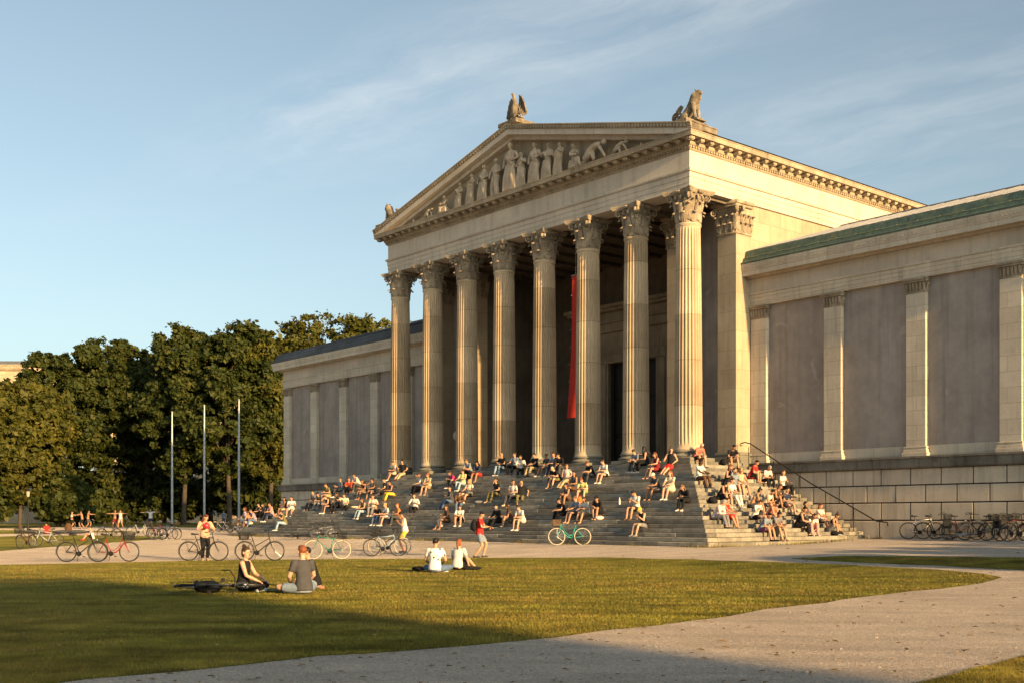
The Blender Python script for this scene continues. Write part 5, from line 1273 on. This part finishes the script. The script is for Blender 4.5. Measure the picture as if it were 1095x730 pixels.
def bike_parts(style,tyre,basket):
    """parts list; x forward, wheel base 1.06, ground at z=0"""
    key=(style,tyre,basket)
    if key in PROTO: return PROTO[key]
    rw=Vector((-.50,0,.35)); fw=Vector((.56,0,.35)); bb=Vector((-.06,0,.29)); seat=Vector((-.23,0,.80)); ht=Vector((.36,0,.88)); hb=Vector((.405,0,.68))
    mb=MB(); r=.017
    mb.tube([bb,seat],r,8); mb.tube([hb,ht],.019,8)
    if style=='low':
        mb.tube([hb,Vector((.28,0,.50)),Vector((.12,0,.34)),bb],.021,8); mb.tube([ht-Vector((0,0,.06)),Vector((.2,0,.52)),Vector((.05,0,.40)),bb.lerp(seat,.25)],r*.8,8)
    elif style=='ladies':
        mb.tube([hb,bb],.02,8); mb.tube([ht-Vector((-.01,0,.08)),bb.lerp(seat,.45)],r,8)
    else:
        mb.tube([hb,bb],.02,8); mb.tube([ht-Vector((-.01,0,.05)),seat-Vector((-.02,0,.05))],r,8)
    for s in (-1,1):
        mb.tube([bb+Vector((0,s*.03,0)),rw+Vector((0,s*.055,0))],.010,6); mb.tube([seat+Vector((.01,s*.015,-.06)),rw+Vector((0,s*.055,0))],.009,6)
    fr=mb.mesh('frame',STEEL,True)
    mb=MB(); 
    for s in (-1,1): mb.tube([hb+Vector((0,s*.03,0)),hb.lerp(fw,.6)+Vector((-.01,s*.05,0)),fw+Vector((0,s*.055,0))],[.014,.012,.008],6)
    mb.tube([hb+Vector((0,-.035,0)),hb+Vector((0,.035,0))],.015,6); fk=mb.mesh('fork',STEEL,True)
    mb=MB(); mb.tube([ht,ht+Vector((-.02,0,.13))],.013,6); c=ht+Vector((-.02,0,.13))
    if style=='mtb': mb.tube([c+Vector((.02,-.33,.02)),c+Vector((.05,-.1,0)),c+Vector((.05,.1,0)),c+Vector((.02,.33,.02))],.013,6)
    else: mb.tube([c+Vector((-.20,-.27,.03)),c+Vector((-.05,-.27,.05)),c+Vector((.04,-.12,.02)),c+Vector((.04,.12,.02)),c+Vector((-.05,.27,.05)),c+Vector((-.20,.27,.03))],.012,6)
    hbm=mb.mesh('handlebar',M['black'],True)
    mb=MB(); mb.tube([seat,seat+Vector((-.035,0,.12))],.013,6); s0=seat+Vector((-.04,0,.15))
    mb.tube([s0+Vector((-.13,0,.015)),s0+Vector((-.09,0,.01)),s0+Vector((0,0,0)),s0+Vector((.14,0,-.005))],[(.06,.02),(.085,.035),(.05,.03),(.018,.018)],10,right=(0,1,0)); sd=mb.mesh('saddle',SADB,True)
    mb=MB(); mb.lathe([(.085,-.004),(.09,0),(.085,.004)],18)
    mb.xf(Matrix.Translation(bb+Vector((0,-.06,0)))@Matrix.Rotation(PI/2,4,'X'))
    for s in (-1,1): mb.tube([bb+Vector((0,s*.075,0)),bb+Vector((s*.12,s*.085,-s*.12))],.009,6); mb.box(bb.x+s*.12-.04,bb.x+s*.12+.04,s*.125-.04,s*.125+.04,bb.z-s*.12-.01,bb.z-s*.12+.01)
    for s in (-.05,.06): mb.tube([bb+Vector((0,-.06,s)),rw+Vector((0,-.06,s*.5))],.004,4)
    cr=mb.mesh('crank',M['black'])
    out=[('frame',fr,1),('fork',fk,1),('handlebar',hbm,0),('saddle',sd,0),('crank',cr,0)]
    if style!='mtb':
        for nm,c,a0,a1 in (('mudguard',rw,25,200),('mudguard',fw,20,150)):
            mb=MB(); mb.tube([c+Vector((.37*math.cos(R(a0+(a1-a0)*i/12)),0,.37*math.sin(R(a0+(a1-a0)*i/12)))) for i in range(13)],[(.026,.004)]*13,6,right=(0,1,0)); out.append((nm,mb.mesh(nm,M['black'],True),0))
        mb=MB()
        for s in (-.06,0,.06): mb.tube([rw+Vector((-.24,s,.41)),rw+Vector((.22,s,.41))],.006,5)
        mb.tube([rw+Vector((-.24,-.06,.41)),rw+Vector((-.24,.06,.41))],.006,5); 
        for s in (-1,1): mb.tube([rw+Vector((0,s*.065,0)),rw+Vector((-.08,s*.06,.41))],.005,5)
        out.append(('luggage_rack',mb.mesh('luggage_rack',M['black']),0))
        mb=MB(); mb.tube([fw+Vector((-.05,0,.42)),fw+Vector((.02,0,.42))],[.02,.035],8); out.append(('lamp',mb.mesh('lamp',STEEL,True),0))
    mb=MB(); mb.tube([bb+Vector((-.05,.03,-.02)),bb+Vector((-.13,.16,-.285))],.009,6); out.append(('kickstand',mb.mesh('kickstand',M['black']),0))
    if basket:
        c=(ht+Vector((.20,0,.02))) if basket.startswith('f') else rw+Vector((-.02,0,.55)); mb=MB(); w,l,h=.19,.17,.12
        mt=WICK if basket.endswith('w') else WIRE
        for i in range(5):
            t=i/4; z=-h+2*h*t; k=.82+.18*t
            mb.tube([c+Vector((x*k,y*k,z)) for x,y in ((-l,-w),(l,-w),(l,w),(-l,w),(-l,-w))],.008,5,right=None)
        for i in range(9):
            q=-1+i/4
            for s in (-1,1): mb.tube([c+Vector((l*q*.82,s*w*.82,-h)),c+Vector((l*q,s*w,h))],.006,4); mb.tube([c+Vector((s*l*.82,w*q*.82,-h)),c+Vector((s*l,w*q,h))],.006,4)
        mb.box(c.x-l*.8,c.x+l*.8,c.y-w*.8,c.y+w*.8,c.z-h-.005,c.z-h+.005)
        if basket.endswith('p'): 
            for s in (-1,1): mb.bbox(c.x-.16,c.x+.16,s*.2-.07,s*.2+.07,c.z-.42,c.z-.08,.03)
        out.append(('basket',mb.mesh('basket',mt),0))
    PROTO[key]=(out,rw,fw); return PROTO[key]
FM={}
def bike(px,py,deg,style,col,tyre,basket,label,lean=4,lie=None,steer=0,dz=0,group='parked bicycles',sc_=1.0,pos=None):
    p=pos or gpt(px,py); e=bpy.data.objects.new('bicycle',None); COL.objects.link(e); e.empty_display_size=.2
    out,rw,fw=bike_parts(style,tyre,basket)
    e.location=(p[0],p[1],p[2]+dz); e.scale=(sc_,)*3
    e.rotation_euler=Matrix.Rotation(R(deg),4,'Z').to_euler() if False else (Matrix.Rotation(R(deg),4,'Z')@Matrix.Rotation(R(lean if lie is None else lie),4,'X')).to_euler()
    if lie is not None: e.location.z+=.12
    tag(e,label,'bicycle',group)
    fm=plain('bike_paint_'+label[:14],col,.35,.2,var=.05,spec=.5)
    for nm,me,pt in out:
        o=link(nm,me,e)
        if pt: o.material_slots[0].link='OBJECT'; o.material_slots[0].material=fm
        if steer and nm in('fork','handlebar') : pass
    t,rm,sp=wheel_meshes(tyre)
    for c in (rw,fw):
        w=empty('wheel',c); w.parent=e
        link('tyre',t,w); link('rim',rm,w); link('spokes',sp,w)
        w.rotation_euler=(0,random.uniform(0,6),0)
    return e
BK=(.02,.02,.022); SV=(.42,.44,.46)
bike(87,600.3,2,'ladies',BK,'b',None,'black diamond framed bicycle parked in front of the red one on the gravel')
bike(121,600,3,'low',(.33,.03,.025),'b','f','red step through bicycle with a black front basket on the gravel')
bike(29,586,-100,'ladies',(.12,.05,.04),'b','f','dark red bicycle seen head on at the far left path')
bike(50,584,192,'trek',SV,'b',None,'silver bicycle parked obliquely in front of the sitter in red')
bike(117,576,170,'trek',BK,'b',None,'dark bicycle standing behind the red one on the far lawn edge')
bike(149,573,10,'low',(.55,.55,.52),'b','f','pale grey bicycle standing by the lawn tip, left of the blue one')
bike(168,576,-28,'trek',(.30,.05,.04),'b',None,'red and black bicycle in the cluster left of the first flagpole')
bike(174,576.3,12,'trek',(.04,.10,.28),'b',None,'blue bicycle in the cluster by the first flagpole')
bike(181,576.5,-20,'trek',(.05,.06,.09),'b',None,'dark navy bicycle, rightmost of the cluster by the first flagpole')
bike(217,599.2,2,'trek',BK,'b',None,'black touring bicycle with a rear rack beside the standing woman in peach')
bike(277,599,2,'ladies',(.03,.03,.03),'b','r','black bicycle with a rear wire basket parked in the middle of the path')
bike(351,597,192,'trek',(.03,.22,.20),'cream','r','teal bicycle with cream tyres and a rear basket on the gravel edge')
bike(411,594.2,3,'mtb',(.30,.40,.47),'b',None,'pale blue mountain bicycle, nearer one of the pair right of the teal one')
bike(416,592.5,4,'ladies',(.04,.05,.06),'cream','r','dark bicycle with black rear basket behind the pale blue mountain bicycle')
bike(610,582.3,184,'low',(.02,.36,.30),'cream','fw','turquoise step through bicycle with a wicker basket leaning at the steps',lean=6)
bike(322,575.5,10,'trek',BK,'b',None,'black bicycle lying flat at the foot of the left steps',lie=82)
bike(345,576.2,25,'mtb',(.25,.26,.28),'b',None,'grey bicycle tipped over against the left steps behind the teal one',lie=48)
bike(240,570,-30,'trek',SV,'b',None,'silver bicycle in the heap at the left end of the steps',lie=35)
bike(247,569.5,20,'trek',(.06,.07,.10),'b',None,'dark blue bicycle in the heap at the left end of the steps',lie=20)
bike(253,569,-10,'ladies',(.20,.12,.08),'b',None,'brown bicycle nearest the steps in the heap at their left end',lean=8)
W=bike
def wb(a,b,deg,*r,**k):
    x,y=b2w(a,b); W(0,0,math.degrees(YAW)+deg,*r,pos=(x,y,gz(x,y)),group='bicycles along the right wing',**k)
def wpx(px,b):
    t=(px-CX)/F; return (t*(Cy+b*NY)-Cx-b*NX)/(UX-t*UY)
wb(wpx(985,-2.9),-2.9,35,'mtb',(.58,.58,.57),'b',None,'white mountain bicycle leaning at the stone plinth of the right wing')
wb(wpx(1001,-3.05),-3.05,20,'trek',BK,'b',None,'black bicycle right behind the white mountain bicycle by the plinth',lean=7)
wb(wpx(1021,-2.5),-2.5,40,'trek',(.5,.5,.52),'b',None,'silver bicycle lying on the gravel beside the right wing plinth',lie=80)
wb(wpx(1028,-2.95),-2.95,30,'ladies',(.13,.03,.03),'b','rp','dark red bicycle with black panniers by the right wing plinth',lean=6)
wb(wpx(1047,-2.9),-2.9,225,'trek',(.04,.05,.04),'b','r','dark green bicycle with rear basket by the right wing plinth',lean=-6)
wb(wpx(1068,-2.6),-2.6,55,'ladies',(.03,.12,.08),'b','f','bottle green bicycle with front basket near the right picture edge')
wb(wpx(1082,-2.4),-2.4,60,'trek',(.16,.02,.02),'b','rp','dark red loaded touring bicycle at the right picture edge')
wb(wpx(1092,-2.3),-2.3,50,'ladies',BK,'b','f','black bicycle cut off by the right picture edge')
bike(236,633,8,'trek',(.06,.07,.08),'b',None,'black bicycle lying on the lawn beside the woman in sleeveless black',lie=84,group=None)
# ================================================================== BAGS AND SMALL THINGS
def blob(name,loc,r,mat,label,cat,flap=True,rz=0):
    mb=MB(); rs=random.Random(sum(map(ord,label)))
    mb.ell((0,0,r[2]),r,12,9); mb.ell((rs.uniform(-.3,.3)*r[0],rs.uniform(-.3,.3)*r[1],r[2]*1.15),(r[0]*.75,r[1]*.75,r[2]*.8),10,7); mb.ell((rs.uniform(-.6,.6)*r[0],rs.uniform(-.5,.5)*r[1],r[2]*.55),(r[0]*.6,r[1]*.6,r[2]*.5),10,7)
    o=mb.build(name,mat,None); o.location=loc; o.rotation_euler=(0,0,rz); remesh_later(o,.022); tag(o,label,cat)
    if flap:
        mb=MB(); mb.tube([(-r[0]*.5,0,r[2]*1.8),(-r[0]*.3,0,r[2]*2.3),(r[0]*.3,0,r[2]*2.3),(r[0]*.5,0,r[2]*1.8)],[(.018,.006)]*4,6); mb.build('strap',mat,o)
    return o
def sitem(px,py,sd,*a,**k): 
    p,_=step_spot(px,py,sd); return blob(a[0],p,*a[1:],**k)
sitem(829,575,'S','backpack',(.17,.14,.24),cloth('black'),'black backpack standing on the lowest sunlit steps in front of a couple','backpack')
sitem(895,574,'S','bag',(.28,.18,.11),cloth('black'),'black bag right of the woman in black crop top','bag')
sitem(762,537,'S','bag',(.2,.2,.15),cloth('black'),'black bag beside the woman in black tank top and skirt','bag')
sitem(774,497,'S','bag',(.18,.2,.16),cloth('black'),'black bag at the foot of the corner pier next to the man in black tee','bag')
sitem(815,548,'S','bag',(.2,.16,.12),cloth('navy'),'navy bag among the sitters on the lower sunlit steps','bag')
sitem(641,557,'F','bag',(.2,.10,.09),cloth('lpink'),'pale pink bag in front of the black haired woman hugging her knees','bag')
sitem(620,538,'F','bag',(.13,.12,.20),cloth('orange'),'orange bag below the strawberry blonde woman','bag')
sitem(498,512,'F','bag',(.26,.18,.14),cloth('black'),'black bag left of the fair haired man at the top steps','bag')
sitem(568,509,'F','bag',(.22,.16,.12),cloth('dgrey'),'charcoal bag on the step below the man in khaki trousers','bag')
sitem(513,536,'F','bag',(.3,.16,.07),cloth('grey'),'crumpled grey plastic bag right of the long haired blonde','bag',flap=False)
sitem(379,543,'F','bag',(.24,.14,.06),cloth('cream'),'pale crumpled cloth bag on the middle left steps','bag',flap=False)
sitem(446,527,'F','bag',(.26,.18,.14),cloth('black'),'black bag next to the person in white shirt below the second column','bag')
sitem(590,517,'F','bag',(.22,.16,.12),cloth('black'),'black bag left of the shaven headed man in black tee','bag')
def paperbag(px,py):
    p,_=step_spot(px,py,'F'); e=MB(); e.add([(-.13,-.08,0),(.13,-.08,0),(.13,.08,0),(-.13,.08,0),(-.135,-.07,.34),(.135,-.075,.36),(.13,.07,.35),(-.14,.075,.33),(-.125,-.06,.33),(.125,-.065,.35),(.12,.06,.34),(-.13,.065,.32),(-.12,-.07,.02),(.12,-.07,.02),(.12,.07,.02),(-.12,.07,.02)],[(0,3,2,1),(0,1,5,4),(1,2,6,5),(2,3,7,6),(3,0,4,7),(4,5,9,8),(5,6,10,9),(6,7,11,10),(7,4,8,11),(8,9,13,12),(9,10,14,13),(10,11,15,14),(11,8,12,15),(12,13,14,15)])
    o=e.build('paper_bag',cloth('white'),None); o.location=p; o.rotation_euler=(0,0,.6); tag(o,'white paper carrier bag standing alone on the low front steps','bag')
    mb=MB(); mb.tube([(-.05,-.065,.33),(-.04,-.07,.43),(.04,-.07,.43),(.05,-.065,.34)],.006,5); mb.build('handle',cloth('white'),o)
paperbag(471,564)
def bottle(px,py,mat,label,sc_=1):
    p,_=step_spot(px,py,'F'); mb=MB(); mb.lathe([(.034,0),(.037,.01),(.037,.16),(.03,.2),(.014,.25),(.014,.29)],14); mb.xf(Matrix.Scale(sc_,4)); o=mb.build('bottle',mat,None,smooth=40); o.location=p; tag(o,label,'bottle')
    mb=MB(); mb.lathe([(.016,.285),(.016,.31),(.014,.312)],10); mb.xf(Matrix.Scale(sc_,4)); mb.build('bottle_cap',STEEL,o)
bottle(662.5,537,plain('white_bottle',(.75,.75,.74),.3),'white bottle standing alone on the front steps right of the centre',1.1)
bottle(421,556,plain('green_bottle_glass',(.12,.30,.03),.15,spec=.6),'big green bottle beside the blond child on the left steps',1.5)
# bags and shoes round the people on the lawn
def gitem(px,py,*a,**k): return blob(a[0],gpt(px,py),*a[1:],**k)
gitem(222,634,'bag',(.30,.2,.13),cloth('black'),'black pannier bag lying on the lying bicycle on the lawn','bag')
gitem(343,629,'bag',(.085,.06,.035),cloth('coral'),'small coral and white pouch on the grass behind the man in black','bag',flap=False)
gitem(298,633,'jacket',(.26,.16,.05),cloth('olive'),'dark green jacket spread on the grass between the woman and the man in charcoal','jacket',flap=False)
gitem(503,609,'jacket',(.34,.2,.06),cloth('black'),'black jacket on the grass right of the red haired woman','jacket',flap=False)
gitem(448,610,'bag',(.22,.15,.07),cloth('black'),'flat black bag on the grass left of the man in printed tee','bag',flap=False)
for i,(x,y,l) in enumerate(((35,569.5,'long dark bag on the far left lawn left of the sitter in red'),(67,570,'dark bag on the far lawn below the stretching woman'),(83,570,'dark sports bag on the far lawn under the close pair'))): gitem(x,y,'bag',(.8,.3,.14),cloth('dgrey'),l,'bag',flap=False)
gitem(73,570,'dog',(.34,.16,.24),cloth('brown'),'brown rucksack heap on the far lawn beneath the exercising woman','bag') if False else gitem(73,569.6,'rucksack',(.3,.2,.4),cloth('brown'),'brown rucksack standing on the far lawn beneath the exercising woman','rucksack')
# phone + backpack of the walking man
ps=[o for o in bpy.data.objects if o.name.startswith('person')]
wm=[o for o in ps if 'red tee and grey shorts' in o['label']][0]; Mw=Matrix.Translation(wm.location)@Matrix.Rotation(wm.rotation_euler.z,4,'Z')
def carried(name,mb,mat,off,label,cat,rem=0,host=None):
    o=mb.build(name,mat,None); o.matrix_world=(host or Mw)@Matrix.Translation(off); tag(o,label,cat)
    if rem: remesh_later(o,rem)
    return o
mb=MB(); mb.bbox(-.038,.038,-.006,.006,-.075,.075,.006); carried('phone',mb,M['black'],(.02,.42,1.11),'black phone held by the walking man in red','phone')
mb=MB(); mb.ell((0,0,0),(.17,.11,.24),12,9); mb.ell((0,-.07,-.06),(.13,.08,.13),10,7); b=carried('backpack',mb,cloth('black'),(0,-.21,1.2),'black backpack on the back of the walking man in red','backpack',.022)
mb=MB()
for s in (-1,1): mb.tube([(s*.1,.06,.2),(s*.12,.16,.26),(s*.13,.31,.18),(s*.13,.32,-.05),(s*.12,.1,-.2)],[(.022,.006)]*5,6)
mb.build('strap',cloth('black'),b)
wp=[o for o in ps if 'woman in peach' in o['label']][0]; Mp=Matrix.Translation(wp.location)@Matrix.Rotation(wp.rotation_euler.z,4,'Z')
mb=MB(); mb.ell((0,0,0),(.115,.09,.11),14,10); mb.ell((0,-.02,.05),(.08,.07,.08),10,8); b=carried('pouch',mb,plain('red_pouch',(.6,.03,.04),.4,spec=.5),(0,.36,1.25),'round red pouch held by the standing woman in peach','pouch',.015,Mp)
mb=MB(); mb.tube([(.02,-.05,.08),(.12,-.2,.22),(.15,-.36,.2),(.05,-.44,.05)],[(.012,.004)]*4,6); mb.build('strap',cloth('black'),b)
# ================================================================== RELIEF FIGURES IN THE GABLE
def relief(a,h,pose,seed):
    g=random.Random(seed); mb=MB(); k=h/1.9
    if pose=='stand':
        pts=dict(f=Vector((0,0,0)))
        tw=g.uniform(-.12,.12)
        mb.tube([(-.16,0,.0),(-.12,-.05,.5),(-.08,0,.95)],[(.15,.12),(.13,.12),(.15,.13)],9); mb.tube([(.16,-.04,.0),(.13,-.10,.5),(.08,0,.95)],[(.16,.12),(.13,.12),(.15,.13)],9)
        mb.tube([(0,0,.85),(tw*.3,0,1.05),(tw*.6,0,1.3),(tw*.6,0,1.5),(tw*.6,0,1.58)],[(.19,.15),(.17,.13),(.21,.15),(.19,.12),(.07,.07)],12,right=(1,0,0))
        mb.tube([(tw*.6,0,1.55),(tw*.7,-.02,1.68)],.06,8); mb.ell((tw*.75,-.03,1.76),(.09,.11,.125),10,8)
        s=g.choice((-1,1))
        mb.tube([(tw*.6+s*.2,0,1.48),(s*.36,-.05,1.2),(s*.16,-.2,1.12)],[.07,.06,.045],8)
        mb.tube([(tw*.6-s*.2,0,1.48),(-s*.31,-.05,1.2),(-s*.3,-.12,.92)] if g.random()<.6 else [(tw*.6-s*.2,0,1.48),(-s*.34,-.1,1.25),(-s*.1,-.22,1.4)],[.07,.06,.045],8)
        if g.random()<.75:  # drapery
            for i in range(7): x=-.24+.08*i; mb.tube([(x*.6,-.1,1.0),(x,-.13,.5),(x*1.15,-.12,.02)],[.05,.055,.06],6)
            mb.tube([(-.22*s,0,1.5),(0,-.16,1.2),(.2*s,-.1,.9)],[.07,.08,.07],7)
    elif pose=='sit':
        s=g.choice((-1,1))
        mb.bbox(-.35,.3,-.2,.2,0,.42,.06); mb.tube([(0,0,.45),(.0,-.02,.75),(-s*.08,-.06,1.05),(-s*.08,-.06,1.15)],[(.2,.16),(.17,.13),(.2,.14),(.07,.07)],10,right=(1,0,0)); mb.ell((-s*.05,-.12,1.3),(.1,.115,.13),10,8)
        for q in (-1,1): mb.tube([(q*.1,0,.45),(s*.35+q*.05,-.25,.5),(s*.42+q*.1,-.22,.05)],[.12,.10,.06],8); mb.tube([(-s*.08+q*.2,-.05,1.05),(q*.25+s*.1,-.2,.8),(s*.25,-.28,.7)],[.07,.055,.045],8)
        for i in range(5): mb.tube([(-.2+.1*i,-.15,.5),(-.2+.12*i,-.22,.05)],[.06,.07],6)
    elif pose=='crouch':
        mb.tube([(-.5,0,.25),(-.2,-.05,.55),(.15,-.08,.7),(.35,-.1,.72)],[(.2,.18),(.22,.18),(.2,.15),(.08,.08)],10); mb.ell((.5,-.14,.72),(.12,.11,.12),10,8)
        mb.tube([(.2,-.1,.65),(.45,-.2,.35),(.6,-.2,.05)],[.08,.06,.05],8); mb.tube([(-.4,-.1,.3),(.0,-.2,.35),(.05,-.2,.04)],[.13,.1,.06],8); mb.tube([(-.5,.0,.2),(-.8,-.1,.08)],[.12,.07],8)
    else: # vessel / fragments at the corners
        mb.bbox(-.35,.35,-.2,.2,0,.35,.05); mb.lathe([(.1,.35),(.2,.45),(.25,.6),(.16,.78),(.12,.85),(.18,.92)],12)
    mb.xf(Matrix.Diagonal((k*1.22,k*1.1,k,1))); o=mb.build('relief_figure',M['relief'],mus); o.location=(a,-.80,Z(14.79)); remesh_later(o,.028)
S=(APX-END)/HW
for i,(a,k,p) in enumerate(((-20.6,.9,'ves'),(-19.0,.85,'crouch'),(-17.5,.9,'sit'),(-16.2,.98,'stand'),(-15.1,.97,'stand'),(-14.0,.96,'stand'),(-12.95,.9,'stand'),(-11.6,1.0,'stand'),(-10.75,.78,'stand'),(-9.7,.98,'stand'),(-8.75,.95,'stand'),(-7.9,.97,'stand'),(-6.7,.95,'sit'),(-5.2,1.15,'crouch'),(-3.5,1.15,'crouch'),(-2.2,.95,'ves'))):
    relief(a,(2.62-.245*abs(a+11.55))*k*({'sit':1.25,'crouch':1.75,'ves':1.5}.get(p,1)),p,100+i)
# ================================================================== finish remesh jobs
bpy.context.view_layer.update()
dg=bpy.context.evaluated_depsgraph_get()
for o in RJ:
    me=bpy.data.meshes.new_from_object(o.evaluated_get(dg)); me.name=o.data.name; mats=[m for m in o.data.materials]
    o['_x']=1; del o['_x']
    NEW=me; OLD=o.data; o.modifiers.clear(); o.data=NEW
    if len(me.materials)==0:
        for m in mats: me.materials.append(m)
    ex=EXTRA.get(o.name) if 'EXTRA' in globals() else None
    if ex: 
        bm=bmesh.new(); bm.from_mesh(me); tmp=ex[0].mesh('x',mats,True); bm.from_mesh(tmp); bm.to_mesh(me); bm.free()
    bpy.data.meshes.remove(OLD)
